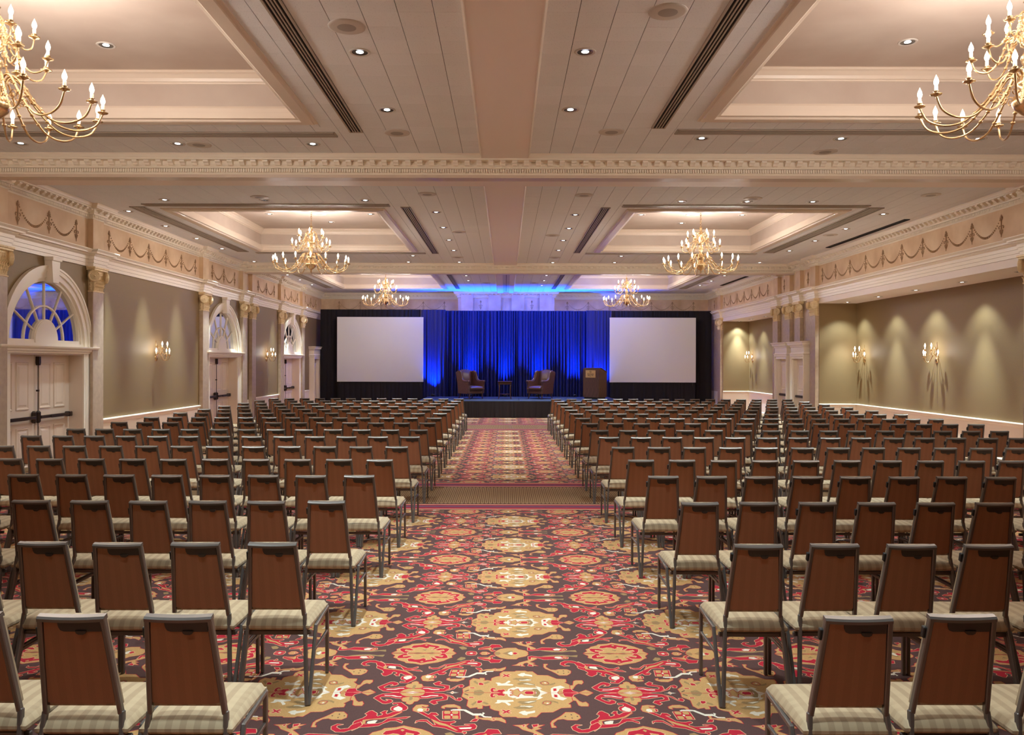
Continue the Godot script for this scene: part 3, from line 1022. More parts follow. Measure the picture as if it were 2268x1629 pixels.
func leaf(b: MB, tr: Transform3D, w: float, h: float) -> void:
	b.t = tr
	var a := [Vector3(-w / 2, 0, 0), Vector3(w / 2, 0, 0), Vector3(w * 0.62, h * 0.55, 0.008), Vector3(-w * 0.62, h * 0.55, 0.008), Vector3(0, h * 0.5, 0.018), Vector3(0, h, 0.03), Vector3(0, h * 0.93, 0.045), Vector3(0, 0, 0.012)]
	b.tri(a[0], a[7], a[4])
	b.tri(a[0], a[4], a[3])
	b.tri(a[7], a[1], a[2])
	b.tri(a[7], a[2], a[4])
	b.tri(a[3], a[4], a[5])
	b.tri(a[4], a[2], a[5])
	b.tri(a[3], a[5], a[6])
	b.tri(a[5], a[2], a[6])
	b.t = Transform3D()

# ---- arched double doors of the left wall ----
func arched_door(n: int, d: float, where: String) -> void:
	var at := Vector3(XL, 0, -d)
	var s := thing("door_%d" % n, "cream panelled double door with dark push bars " + where, "door", at, PI / 2, "", "structure")
	# reveal lining and casings
	var b := MB.new()
	b.box(Vector3(-1.22, 0, -0.44), Vector3(-1.115, 2.16, 0.0))
	b.box(Vector3(1.115, 0, -0.44), Vector3(1.22, 2.16, 0.0))
	b.box(Vector3(-1.22, 2.11, -0.44), Vector3(1.22, 2.2, 0.0))
	obj("lining", b, M.door, s)
	for sx in [-1.0, 1.0]:
		b = MB.new()
		b.box(Vector3(minf(sx * 1.115, sx * 1.36), 0, 0), Vector3(maxf(sx * 1.115, sx * 1.36), 2.15, 0.03))
		b.cham(Vector3(minf(sx * 1.3, sx * 1.37), 0, 0), Vector3(maxf(sx * 1.3, sx * 1.37), 2.15, 0.055), 0.012)
		b.cham(Vector3(minf(sx * 1.18, sx * 1.24), 0, 0), Vector3(maxf(sx * 1.18, sx * 1.24), 2.15, 0.042), 0.01)
		b.cham(Vector3(minf(sx * 1.11, sx * 1.39), 0, 0), Vector3(maxf(sx * 1.11, sx * 1.39), 0.22, 0.06), 0.008)
		obj("casing", b, M.trim, s)
	b = MB.new()
	var path := [Vector2(-1.4, 0.0), Vector2(-1.4, -0.03), Vector2(1.4, -0.03), Vector2(1.4, 0.0)]
	b.sweep(path, [Vector2(0, 2.13), Vector2(0.02, 2.135), Vector2(0.025, 2.16), Vector2(0.05, 2.175), Vector2(0.055, 2.205), Vector2(0.09, 2.225), Vector2(0.1, 2.25), Vector2(0.1, 2.262), Vector2(0, 2.265)], 1.0)
	b.box(Vector3(-1.4, 2.13, -0.3), Vector3(1.4, 2.265, 0.03))
	obj("head_moulding", b, M.trim, s)
	for side in [-1.0, 1.0]:
		b = MB.new()
		var x0 := 0.004 if side > 0 else -1.112
		var x1 := 1.112 if side > 0 else -0.004
		b.box(Vector3(x0, 0.01, -0.29), Vector3(x1, 2.108, -0.245))
		var lf := obj("door_leaf", b, M.door, s)
		for c in 2:
			for r in [[1.18, 1.98], [0.2, 0.88]]:
				var px0: float = x0 + 0.13 + c * 0.46
				var pm := MB.new()
				panel(pm, px0, px0 + 0.36, r[0], r[1], -0.245)
				obj("raised_panel", pm, M.door, lf)
		b = MB.new()
		var e0: float = side * 0.07
		var e1: float = side * 1.04
		b.cham(Vector3(minf(e0, e1), 1.013, -0.2), Vector3(maxf(e0, e1), 1.067, -0.155), 0.01)
		b.cham(Vector3(minf(side * 0.96, side * 1.06), 0.995, -0.245), Vector3(maxf(side * 0.96, side * 1.06), 1.085, -0.145), 0.012)
		b.cham(Vector3(minf(side * 0.35, side * 0.9), 1.012, -0.15), Vector3(maxf(side * 0.35, side * 0.9), 1.068, -0.135), 0.008)
		var pb := obj("push_bar", b, M.bronze, s)
		b = MB.new()
		b.cham(Vector3(minf(side * 0.02, side * 0.105), 0.94, -0.245), Vector3(maxf(side * 0.02, side * 0.105), 1.15, -0.17), 0.025)
		obj("latch_case", b, M.bronze, pb)
		if side > 0:
			b = MB.new()
			b.tube([Vector3(0.07, 1.15, -0.215), Vector3(0.07, 2.0, -0.215)], 0.0075, 8)
			b.tube([Vector3(0.07, 0.06, -0.215), Vector3(0.07, 0.95, -0.215)], 0.0075, 8)
			b.cham(Vector3(0.055, 1.48, -0.245), Vector3(0.085, 1.51, -0.2), 0.004)
			b.slab(PackedVector2Array([Vector2(0.045, 2.08), Vector2(0.04, 1.97), Vector2(0.058, 1.93), Vector2(0.082, 1.93), Vector2(0.1, 1.97), Vector2(0.095, 2.08)]), -0.245, -0.18)
			obj("vertical_rod", b, M.bronze, s)

func panel(b: MB, x0: float, x1: float, y0: float, y1: float, z: float) -> void:
	# moulded frame round a fielded centre
	var w := 0.05
	var o := [Vector3(x0, y0, z), Vector3(x1, y0, z), Vector3(x1, y1, z), Vector3(x0, y1, z)]
	var lev := [[0.0, 0.0], [0.006, 0.016], [0.022, 0.016], [0.04, 0.003], [0.058, 0.003], [0.085, 0.012]]
	for k in lev.size() - 1:
		var a := inset(o, lev[k][0], lev[k][1])
		var c := inset(o, lev[k + 1][0], lev[k + 1][1])
		for i in 4:
			b.quad(a[i], a[(i + 1) % 4], c[(i + 1) % 4], c[i])
	var q := inset(o, 0.085, 0.012)
	b.quad(q[0], q[1], q[2], q[3])

func inset(o: Array, d: float, h: float) -> Array:
	return [o[0] + Vector3(d, d, h), o[1] + Vector3(-d, d, h), o[2] + Vector3(-d, -d, h), o[3] + Vector3(d, -d, h)]

func arc_band(b: MB, r0: float, r1: float, z0: float, z1: float, cy: float, n := 36, a0 := 0.0, a1 := PI) -> void:
	b.smooth(0)
	for i in n:
		var a := lerpf(a0, a1, float(i) / n)
		var c := lerpf(a0, a1, float(i + 1) / n)
		var p := func(r: float, g: float, z: float) -> Vector3: return Vector3(cos(g) * r, cy + sin(g) * r, z)
		b.smooth(1)
		b.quad(p.call(r0, c, z1), p.call(r0, a, z1), p.call(r1, a, z1), p.call(r1, c, z1))
		b.smooth(2)
		b.quad(p.call(r1, a, z1), p.call(r1, a, z0), p.call(r1, c, z0), p.call(r1, c, z1))
		b.smooth(3)
		b.quad(p.call(r0, a, z0), p.call(r0, a, z1), p.call(r0, c, z1), p.call(r0, c, z0))
	b.flat()

func fanlight(n: int, d: float, where: String) -> void:
	var s := thing("window_%d" % n, "semicircular fanlight of radiating mirror-dark panes " + where, "fanlight", Vector3(XL, 2.265, -d), PI / 2, "", "structure")
	var b := MB.new()
	arc_band(b, 1.1, 1.17, -0.12, -0.01, 0.0)
	arc_band(b, 1.16, 1.27, -0.05, 0.025, 0.0)
	arc_band(b, 1.26, 1.345, -0.02, 0.05, 0.0)
	arc_band(b, 1.33, 1.365, 0.0, 0.065, 0.0)
	obj("arch_moulding", b, M.trim, s)
	b = MB.new()
	b.slab(PackedVector2Array([Vector2(-0.09, 1.07), Vector2(0.09, 1.07), Vector2(0.13, 1.46), Vector2(-0.13, 1.46)]), 0, 0.13)
	b.cham(Vector3(-0.15, 1.44, 0), Vector3(0.15, 1.51, 0.16), 0.01)
	obj("keystone", b, M.trim, s)
	b = MB.new()
	b.box(Vector3(-1.17, -0.01, -0.12), Vector3(1.17, 0.1, -0.035))
	b.box(Vector3(-1.17, -0.01, -0.12), Vector3(1.17, 0.045, 0.0))
	obj("sill", b, M.trim, s)
	b = MB.new()
	var hub := arch_pts(0.34, 0.0, PI, 20, 0.09)
	hub.append(Vector2(-0.34, 0.03))
	hub.append(Vector2(0.34, 0.03))
	b.slab(hub, -0.12, -0.025)
	obj("hub_panel", b, M.trim, s)
	b = MB.new()
	arc_band(b, 1.055, 1.12, -0.12, -0.04, 0.06)
	obj("sash_rim", b, M.trim, s)
	b = MB.new()
	arc_band(b, 0.335, 0.362, -0.1, -0.035, 0.09, 20)
	arc_band(b, 0.585, 0.611, -0.1, -0.06, 0.08, 24)
	obj("ring_glazing_bar", b, M.trim, s)
	for k in 5:
		var a := PI * (k + 1) / 6.0
		b = MB.new()
		var dir := Vector3(cos(a), sin(a), 0)
		b.bar(dir * 0.36 + Vector3(0, 0.08, -0.075), dir * 1.08 + Vector3(0, 0.06, -0.075), 0.024, 0.036, Vector3(-dir.y, dir.x, 0), 0.008)
		obj("radial_glazing_bar", b, M.trim, s)
	for k in 6:
		for r in [[0.37, 0.6], [0.6, 1.09]]:
			b = MB.new()
			var a0 := PI * k / 6.0
			var a1 := PI * (k + 1) / 6.0
			var po := arch_pts(r[1], a0, a1, 6, 0.075)
			po.append_array(arch_pts(r[0], a1, a0, 4, 0.075))
			b.slab(po, -0.09, -0.083)
			obj("pane", b, M.mirror, s)

# ---- doors in moulded surrounds (right wall and the service door by the drape) ----
func surround_door(n: int, label: String, tr: Transform3D, w: float, knob: bool) -> void:
	var s := thing("door_%d" % n, label, "door", tr.origin, tr.basis.get_euler().y, "", "structure")
	var h := w / 2
	var b := MB.new()
	for sx in [-1.0, 1.0]:
		b.cham(Vector3(minf(sx * h, sx * (h + 0.1)), 0, 0), Vector3(maxf(sx * h, sx * (h + 0.1)), 2.16, 0.2), 0.012)
		b.cham(Vector3(minf(sx * (h + 0.07), sx * (h + 0.11)), 0, 0), Vector3(maxf(sx * (h + 0.07), sx * (h + 0.11)), 2.2, 0.225), 0.01)
		b.box(Vector3(minf(sx * h, sx * (h - 0.02)), 0, -0.02), Vector3(maxf(sx * h, sx * (h - 0.02)), 2.14, 0.16))
	b.box(Vector3(-h, 2.12, 0), Vector3(h, 2.2, 0.2))
	obj("casing", b, M.trim, s)
	b = MB.new()
	b.sweep([Vector2(-h - 0.1, 0.0), Vector2(-h - 0.1, -0.2), Vector2(h + 0.1, -0.2), Vector2(h + 0.1, 0.0)], [Vector2(0, 2.18), Vector2(0.02, 2.2), Vector2(0.02, 2.24), Vector2(0.035, 2.26), Vector2(0.01, 2.29), Vector2(0.0, 2.31), Vector2(0.0, 2.44), Vector2(0.015, 2.46), Vector2(0.025, 2.5), Vector2(0.07, 2.52), Vector2(0.075, 2.56), Vector2(0.11, 2.6), Vector2(0.11, 2.615), Vector2(0, 2.62)], 1.0)
	b.box(Vector3(-h - 0.097, 2.185, 0), Vector3(h + 0.097, 2.615, 0.197))
	obj("head_moulding", b, M.trim, s)
	b = MB.new()
	b.box(Vector3(-h, 0.01, 0.01), Vector3(h, 2.13, 0.05))
	var lf := obj("door_leaf", b, M.door, s)
	for r in [[1.18, 1.98], [0.2, 0.88]]:
		var pm := MB.new()
		panel(pm, -h + 0.11, h - 0.11, r[0], r[1], 0.05)
		obj("raised_panel", pm, M.door, lf)
	b = MB.new()
	if knob:
		b.t = Transform3D(Basis(Vector3.RIGHT, PI / 2), Vector3(-h + 0.06, 1.0, 0.05))
		b.lathe([Vector2(0.028, 0), Vector2(0.028, 0.006), Vector2(0.011, 0.012), Vector2(0.011, 0.035), Vector2(0.026, 0.045), Vector2(0.026, 0.06), Vector2(0, 0.066)], 14)
		obj("door_knob", b, M.bronze, s)
	else:
		b.cham(Vector3(-h + 0.03, 1.0, 0.05), Vector3(h - 0.03, 1.07, 0.12), 0.015)
		b.cham(Vector3(h - 0.16, 0.92, 0.05), Vector3(h - 0.06, 1.16, 0.14), 0.02)
		obj("push_bar", b, M.bronze, s)

# ---- candle arms shared by chandeliers and sconces ----
func candle_meshes() -> Array:
	var pan := MB.new()
	pan.lathe([Vector2(0, -0.012), Vector2(0.012, -0.01), Vector2(0.02, -0.002), Vector2(0.042, 0.002), Vector2(0.048, 0.01), Vector2(0.04, 0.009), Vector2(0.018, 0.008), Vector2(0.019, 0.03), Vector2(0.024, 0.034), Vector2(0.016, 0.036), Vector2(0, 0.036)], 14)
	var can := MB.new()
	can.lathe([Vector2(0.0135, 0.03), Vector2(0.0135, 0.078), Vector2(0.009, 0.082), Vector2(0, 0.082)], 10)
	var bulb := MB.new()
	bulb.lathe([Vector2(0.008, 0.08), Vector2(0.018, 0.096), Vector2(0.021, 0.113), Vector2(0.016, 0.136), Vector2(0.007, 0.156), Vector2(0, 0.174)], 8)
	return [pan.mesh(), can.mesh(), bulb.mesh()]

func catmull(p: Array, n: int) -> Array:
	var out := []
	for i in p.size() - 1:
		var a: Vector3 = p[maxi(i - 1, 0)]
		var b: Vector3 = p[i]
		var c: Vector3 = p[i + 1]
		var d: Vector3 = p[mini(i + 2, p.size() - 1)]
		for k in n:
			out.append(b.cubic_interpolate(c, a, d, float(k) / n))
	out.append(p[-1])
	return out

func candle_lamp(o: Node3D, at: Vector3, energy: float) -> void:
	var l := OmniLight3D.new()
	l.name = "candle_light"
	l.light_color = WARM
	l.light_energy = energy
	l.light_size = 0.016
	l.omni_range = 40.0
	l.omni_attenuation = 2.0
	l.shadow_enabled = true
	o.add_child(l, true)
	l.position = at + Vector3(0, 0.118, 0)

func make_chandelier() -> Node3D:
	var o := thing("chandelier", "", "chandelier", Vector3.ZERO, 0.0, "three-tier brass chandeliers")
	var b := MB.new()
	b.lathe([Vector2(0, 0.0), Vector2(0.014, 0.008), Vector2(0.02, 0.03), Vector2(0.012, 0.05), Vector2(0.026, 0.07), Vector2(0.05, 0.085), Vector2(0.1, 0.13), Vector2(0.125, 0.185), Vector2(0.115, 0.235), Vector2(0.07, 0.27), Vector2(0.055, 0.3), Vector2(0.085, 0.33), Vector2(0.085, 0.4), Vector2(0.05, 0.43), Vector2(0.03, 0.47), Vector2(0.05, 0.52), Vector2(0.06, 0.56), Vector2(0.035, 0.61), Vector2(0.03, 0.64), Vector2(0.062, 0.665), Vector2(0.062, 0.72), Vector2(0.032, 0.75), Vector2(0.045, 0.8), Vector2(0.028, 0.83), Vector2(0.05, 0.855), Vector2(0.05, 0.9), Vector2(0.026, 0.93), Vector2(0.036, 0.97), Vector2(0.02, 1.01), Vector2(0.04, 1.035), Vector2(0.018, 1.06), Vector2(0, 1.065)], 22)
	obj("stem", b, M.brass, o)
	b = MB.new()
	for i in 8:
		var y := 1.06 + i * 0.042
		b.t = Transform3D(Basis(Vector3.UP, PI / 2 * (i % 2)), Vector3(0, y + 0.024, 0))
		var ringp := []
		for k in 11:
			var a := TAU * k / 10
			ringp.append(Vector3(cos(a) * 0.016, sin(a) * 0.03, 0))
		b.tube(ringp, 0.0045, 6)
	obj("chain", b, M.brass, o)
	b = MB.new()
	b.lathe([Vector2(0, 1.39), Vector2(0.03, 1.395), Vector2(0.075, 1.43), Vector2(0.08, 1.448), Vector2(0, 1.45)], 18)
	obj("canopy", b, M.brass, o)
	var cm := candle_meshes()
	var tiers := [
		[16, 0.0, [Vector3(0.07, 0.37, 0), Vector3(0.115, 0.43, 0), Vector3(0.19, 0.41, 0), Vector3(0.31, 0.23, 0), Vector3(0.47, 0.07, 0), Vector3(0.63, 0.035, 0), Vector3(0.77, 0.09, 0), Vector3(0.83, 0.21, 0)], 0.0095],
		[8, 0.2, [Vector3(0.055, 0.69, 0), Vector3(0.095, 0.75, 0), Vector3(0.15, 0.72, 0), Vector3(0.21, 0.57, 0), Vector3(0.29, 0.485, 0), Vector3(0.38, 0.51, 0), Vector3(0.42, 0.6, 0)], 0.008],
		[6, 0.4, [Vector3(0.045, 0.88, 0), Vector3(0.08, 0.93, 0), Vector3(0.12, 0.89, 0), Vector3(0.16, 0.76, 0), Vector3(0.215, 0.7, 0), Vector3(0.27, 0.72, 0), Vector3(0.29, 0.81, 0)], 0.007],
	]
	for t in tiers:
		var m := MB.new()
		var pts := catmull(t[2], 5)
		m.tube(pts, t[3], 8)
		# cast leafwork on the descending part of the arm
		for k in 4:
			var p: Vector3 = pts[int(pts.size() * (0.34 + 0.06 * k))]
			m.t = Transform3D(Basis(Vector3.BACK, -0.8), p)
			m.lathe([Vector2(0, -0.02), Vector2(t[3] * 1.9, -0.006), Vector2(t[3] * 2.1, 0.004), Vector2(0, 0.02)], 8)
		m.t = Transform3D()
		var sp := []
		for k in 22:
			var a := k / 21.0 * 9.0
			var r: float = (0.05 - 0.0019 * k) * (1.0 if t[3] > 0.009 else 0.7)
			sp.append((t[2][3] as Vector3) + Vector3(-0.1 * (1.0 if t[3] > 0.009 else 0.6) + r * cos(a), 0.02 + r * sin(a), 0))
		m.tube(sp, 0.0045, 5)
		var mesh := m.mesh()
		for k in t[0]:
			var a: float = TAU * (k + t[1]) / t[0]
			var arm := obj("arm", mesh, M.brass, o)
			arm.rotation.y = a
			var tip: Vector3 = t[2][-1]
			for j in 3:
				var q := obj(["drip_pan", "candle_sleeve", "bulb"][j], cm[j], [M.brass, M.candle, M.bulb][j], arm)
				q.position = tip
			candle_lamp(o, tip.rotated(Vector3.UP, a), E_BULB)
	return o

func make_sconce() -> Node3D:
	var o := thing("wall_sconce", "", "sconce", Vector3.ZERO, 0.0, "brass wall sconces")
	var b := MB.new()
	b.t = Transform3D(Basis.from_scale(Vector3(1, 1, 0.55)), Vector3(0, 0, 0.0))
	b.lathe([Vector2(0, 0.0), Vector2(0.03, 0.01), Vector2(0.06, 0.05), Vector2(0.066, 0.09), Vector2(0.045, 0.14), Vector2(0.03, 0.17), Vector2(0.045, 0.2), Vector2(0.05, 0.235), Vector2(0.035, 0.27), Vector2(0.024, 0.31), Vector2(0.032, 0.35), Vector2(0.028, 0.39), Vector2(0.012, 0.43), Vector2(0.016, 0.45), Vector2(0.006, 0.48), Vector2(0, 0.5)], 18)
	obj("backplate", b, M.brass, o)
	var cm := candle_meshes()
	for k in 5:
		var up := k % 2 == 1
		var ang: float = [-1.15, -0.6, 0.0, 0.6, 1.15][k]
		var ch: float = 0.25 if up else 0.1
		var re: float = 0.24 if up else 0.3
		var pts := [Vector3(0, ch + 0.05, 0.03), Vector3(0, ch + 0.1, 0.06), Vector3(0, ch + 0.06, 0.11), Vector3(0, ch - 0.06, re * 0.6), Vector3(0, ch - 0.08, re * 0.8), Vector3(0, ch - 0.03, re * 0.97), Vector3(0, ch + 0.03, re)]
		var m := MB.new()
		m.tube(catmull(pts, 5), 0.0065, 7)
		var arm := obj("arm", m, M.brass, o)
		arm.rotation.y = ang
		var tip: Vector3 = pts[-1]
		for j in 3:
			var q := obj(["drip_pan", "candle_sleeve", "bulb"][j], cm[j], [M.brass, M.candle, M.bulb][j], arm)
			q.position = tip
			q.scale = Vector3(0.85, 1.0, 0.85)
		candle_lamp(o, tip.rotated(Vector3.UP, ang), E_SCONCE)
	return o

# ---- ceiling fittings ----
func make_downlight(energy: float, angle: float, lit := true, soft := 0.9, wide := 0.0) -> Node3D:
	var o := thing("downlight", "", "downlight", Vector3.ZERO, 0.0, "recessed ceiling downlights")
	var b := MB.new()
	b.lathe([Vector2(0.072, 0.004), Vector2(0.098, 0.004), Vector2(0.102, -0.002), Vector2(0.096, -0.009), Vector2(0.086, -0.01), Vector2(0.07, -0.003)], 24)
	obj("trim_ring", b, M.white_metal, o)
	b = MB.new()
	b.lathe([Vector2(0.088, -0.0085), Vector2(0.066, -0.003), Vector2(0.045, -0.0015), Vector2(0.0, -0.0012)], 24)
	obj("reflector", b, M.can, o)
	b = MB.new()
	b.lathe([Vector2(0.0, -0.007), Vector2(0.024, -0.0062), Vector2(0.034, -0.004), Vector2(0.036, -0.0015)], 20)
	obj("lamp", b, M.lamp if lit else M.can, o)
	if lit:
		var l := SpotLight3D.new()
		l.name = "down_light"
		l.light_color = COOL
		l.light_energy = energy
		l.light_size = 0.04
		l.spot_angle = angle
		l.spot_angle_attenuation = soft
		l.spot_range = 30.0
		l.spot_attenuation = 2.0
		l.shadow_enabled = true
		l.rotation_degrees.x = -90
		o.add_child(l)
		l.position = Vector3(0, -0.06, 0)
		if wide > 0.0:
			# the spill of the same lamp outside its beam
			var w: SpotLight3D = l.duplicate()
			w.name = "spill_light"
			w.light_energy = wide
			w.spot_angle = 52.0
			w.spot_angle_attenuation = 0.6
			o.add_child(w)
	return o

func downlights() -> void:
	var proto := make_downlight(E_DOWN, 40.0)
	var wall := make_downlight(E_WALL, 19.0, true, 1.0)
	var first := true
	var wfirst := true
	var rows := [
		[-1.38, HC, [0.65, 2.4, 4.15, 5.9, 7.65, 9.4], "row left of the soffit, nearest bay"],
		[0.74, HC, [0.63, 2.38, 4.13, 5.88, 7.63, 9.38], "row right of the soffit, nearest bay"],
		[-1.36, HC, [15.8, 17.6, 19.4, 21.2, 23.69], "row left of the soffit, middle bay"],
		[1.37, HC, [16.05, 17.68, 19.43, 21.12, 23.76], "row right of the soffit, middle bay"],
		[-7.33, HC, [3.5, 5.25, 7.0, 8.75, 15.78, 17.5, 19.26, 20.98, 23.65], "row along the left wall"],
		[7.38, HC, [3.6, 5.35, 7.1, 8.85, 15.9, 17.65, 19.4, 21.15, 23.64], "row along the right wall"],
		[-7.32, HC, [27.23, 28.9, 30.7], "row along the left wall, stage bay"],
		[7.32, HC, [27.21, 28.96, 30.64], "row along the right wall, stage bay"],
		[-1.34, HC, [27.4, 29.02], "row left of the soffit, stage bay"],
		[1.36, HC, [27.25, 28.96, 30.79], "row right of the soffit, stage bay"],
		[-4.39, 5.47, [8.91], "alone in the near left coffer"], [4.33, 5.47, [8.77], "alone in the near right coffer"],
		[-2.55, HC, [22.27], "behind the left coffer of the middle bay"], [3.16, HC, [22.26], "behind the right coffer of the middle bay"],
		[-2.84, HC, [23.68], "left of the soffit by the far beam"], [3.17, HC, [23.72], "right of the soffit by the far beam"],
	]
	for r in rows:
		for i in r[2].size():
			var label: String = "recessed downlight, " + (ORD[i] + " from the camera, " if r[2].size() > 1 else "") + r[3]
			var at := Vector3(r[0], r[1], -r[2][i])
			if absf(r[0]) > 7.0:
				if wfirst:
					wfirst = false
					wall.position = at
					wall.set_meta("label", label)
				else:
					copy(wall, label, at)
			elif first:
				first = false
				proto.position = at
				proto.set_meta("label", label)
			else:
				copy(proto, label, at)
	for r in [
		[HC, 10.88, [-2.59, -4.4, -6.5], "left of the soffit before the near beam"], [HC, 10.56, [2.54, 4.35, 6.14], "right of the soffit before the near beam"],
		[HC, 14.66, [-2.54, -6.16], "left side just past the near beam"], [HC, 14.7, [3.17, 4.36, 5.55], "right side just past the near beam"],
		[5.47, 19.06, [-3.18, -5.55], "in the middle left coffer beside its chandelier"], [5.47, 20.14, [-4.34], "in the middle left coffer behind its chandelier"],
		[5.47, 19.05, [3.17, 5.54], "in the middle right coffer beside its chandelier"], [5.47, 20.19, [4.36], "in the middle right coffer behind its chandelier"],
	]:
		for i in r[2].size():
			copy(proto, "round recessed downlight, " + (ORD[i] + " from the soffit, " if r[2].size() > 1 else "") + r[3], Vector3(r[2][i], r[0], -r[1]))
	var off := make_downlight(0.0, 40.0, false)
	off.position = Vector3(-4.36, HC, -14.67)
	off.set_meta("label", "unlit recessed downlight past the near beam, left side")
	var nic := make_downlight(E_NICHE, 27.0, true, 1.0, E_NICHE_WIDE)
	var k := 0
	for z in [14.4, 16.25, 18.08, 19.9, 21.7, 26.9, 28.5, 30.2, 31.75]:
		var lab: String = "recessed downlight in the right wall recess soffit, %s from the camera" % ORD[k]
		if k == 0:
			nic.position = Vector3(9.12, 3.63, -z)
			nic.set_meta("label", lab)
		else:
			copy(nic, lab, Vector3(9.12, 3.63, -z))
		k += 1

func speakers() -> void:
	var o := thing("ceiling_speaker", "", "speaker", Vector3.ZERO, 0.0, "round ceiling speakers")
	var b := MB.new()
	b.lathe([Vector2(0.08, -0.012), Vector2(0.14, -0.01), Vector2(0.162, -0.006), Vector2(0.165, 0.004), Vector2(0.08, 0.004)], 32)
	obj("rim", b, M.white_metal, o)
	b = MB.new()
	b.lathe([Vector2(0, -0.016), Vector2(0.06, -0.0145), Vector2(0.086, -0.0115)], 28)
	obj("grille", b, M.grille, o)
	var spots := [[-1.39, 7.07, HC, "left of the soffit nearest the camera"], [-1.39, 10.34, HC, "left of the soffit before the near beam"], [-4.13, 10.92, HC, "far left, close to the near beam"],
		[1.34, 6.75, HC, "right of the soffit nearest the camera"], [1.33, 10.27, HC, "right of the soffit before the near beam"], [4.4, 11.21, HC, "far right, close to the near beam"],
		[-4.37, 14.41, HC, "left side just past the near beam"], [-1.37, 14.11, HC, "left of the soffit past the near beam"], [-1.06, 18.2, HC, "left of the soffit halfway down the middle bay"],
		[-1.34, 22.58, HC, "left of the soffit before the far beam"], [1.36, 14.17, HC, "right of the soffit past the near beam"], [1.07, 18.65, HC, "right of the soffit halfway down the middle bay"],
		[1.36, 22.6, HC, "right of the soffit before the far beam"], [4.38, 14.43, HC, "right side just past the near beam"], [7.36, 14.08, HC, "by the right wall past the near beam"],
		[7.38, 18.5, HC, "by the right wall halfway down the middle bay"], [7.3, 29.9, HC, "by the right wall in the stage bay"], [1.04, 29.84, HC, "right of the soffit in the stage bay"], [-0.72, 29.88, HC, "left of the soffit in the stage bay"],
		[-4.38, 19.07, 5.47, "in the middle left coffer"], [4.37, 19.04, 5.47, "in the middle right coffer"], [4.3, 6.4, 5.47, "in the near right coffer"]]
	for i in spots.size():
		var s: Array = spots[i]
		var at := Vector3(s[0], s[2], -s[1])
		if i == 0:
			o.position = at
			o.set_meta("label", "round white ceiling speaker " + s[3])
		else:
			copy(o, "round white ceiling speaker " + s[3], at)

func slot(label: String, x0: float, x1: float, d0: float, d1: float, n: int, dark := false) -> void:
	var o := thing("slot_diffuser", label, "air vent", Vector3((x0 + x1) / 2, HC, -(d0 + d1) / 2), 0.0, "linear slot air diffusers")
	var hx := (x1 - x0) / 2
	var hz := (d1 - d0) / 2
	var long_z := hz > hx
	var l := hz if long_z else hx
	var w := hx if long_z else hz
	var place := Transform3D() if long_z else Transform3D(Basis(Vector3.UP, PI / 2), Vector3.ZERO)
	var b := MB.new()
	b.t = place
	b.box(Vector3(-w, -0.003, -l), Vector3(w, 0.002, l))
	obj("backing", b, M.dark_gap, o)
	b = MB.new()
	b.t = place
	var e := 0.022 if not dark else 0.01
	b.cham(Vector3(-w, -0.016, -l), Vector3(-w + e, 0.0, l), 0.003)
	b.cham(Vector3(w - e, -0.016, -l), Vector3(w, 0.0, l), 0.003)
	b.cham(Vector3(-w, -0.016, -l), Vector3(w, 0.0, -l + e), 0.003)
	b.cham(Vector3(-w, -0.016, l - e), Vector3(w, 0.0, l), 0.003)
	obj("frame", b, M.slot_metal if not dark else M.black, o)
	var inw := 2 * (w - e)
	for i in n - 1:
		var x := -w + e + inw * (i + 1) / n
		b = MB.new()
		b.t = place
		b.box(Vector3(x - inw / n * 0.22, -0.015, -l + e), Vector3(x + inw / n * 0.22, -0.001, l - e))
		obj("slat", b, M.slot_metal if not dark else M.black, o)

func slots() -> void:
	slot("long slotted air vent beside the near left coffer, soffit side", -1.985, -1.815, 3.6, 10.3, 4)
	slot("long slotted air vent beside the near right coffer, soffit side", 1.8, 1.975, 3.5, 10.09, 4)
	slot("slotted air vent across the back of the near left coffer", -6.75, -2.18, 10.32, 10.52, 4)
	slot("slotted air vent across the back of the near right coffer", 2.14, 6.75, 10.15, 10.35, 4)
	slot("slotted air vent across the front of the middle left coffer", -6.75, -2.17, 15.02, 15.22, 4)
	slot("slotted air vent across the front of the middle right coffer", 2.17, 6.75, 15.02, 15.22, 4)
	slot("slotted air vent across the back of the middle left coffer", -6.68, -2.15, 21.66, 21.86, 4)
	slot("slotted air vent across the back of the middle right coffer", 2.13, 6.7, 21.66, 21.86, 4)
	slot("bluish slotted air vent beside the middle left coffer, soffit side", -1.985, -1.8, 15.28, 21.8, 4)
	slot("bluish slotted air vent beside the middle right coffer, soffit side", 1.79, 1.97, 15.3, 21.6, 4)
	slot("slotted air vent beside the middle left coffer, wall side", -7.1, -6.8, 15.3, 21.5, 5)
	slot("slotted air vent beside the middle right coffer, wall side", 6.8, 7.1, 15.24, 21.5, 5)
	slot("thin black ceiling slot near the right wall, middle bay", 8.06, 8.18, 16.45, 20.5, 1, true)
	slot("thin black ceiling slot near the right wall, stage bay", 8.06, 8.18, 27.4, 30.6, 1, true)
	slot("slotted air vent beside the stage bay left coffer, soffit side", -1.985, -1.815, 26.6, 32.2, 4)
	slot("slotted air vent beside the stage bay right coffer, soffit side", 1.8, 1.97, 26.6, 32.2, 4)
	slot("slotted air vent beside the stage bay left coffer, wall side", -7.1, -6.8, 26.6, 32.0, 5)
	slot("slotted air vent beside the stage bay right coffer, wall side", 6.8, 7.1, 26.6, 32.0, 5)

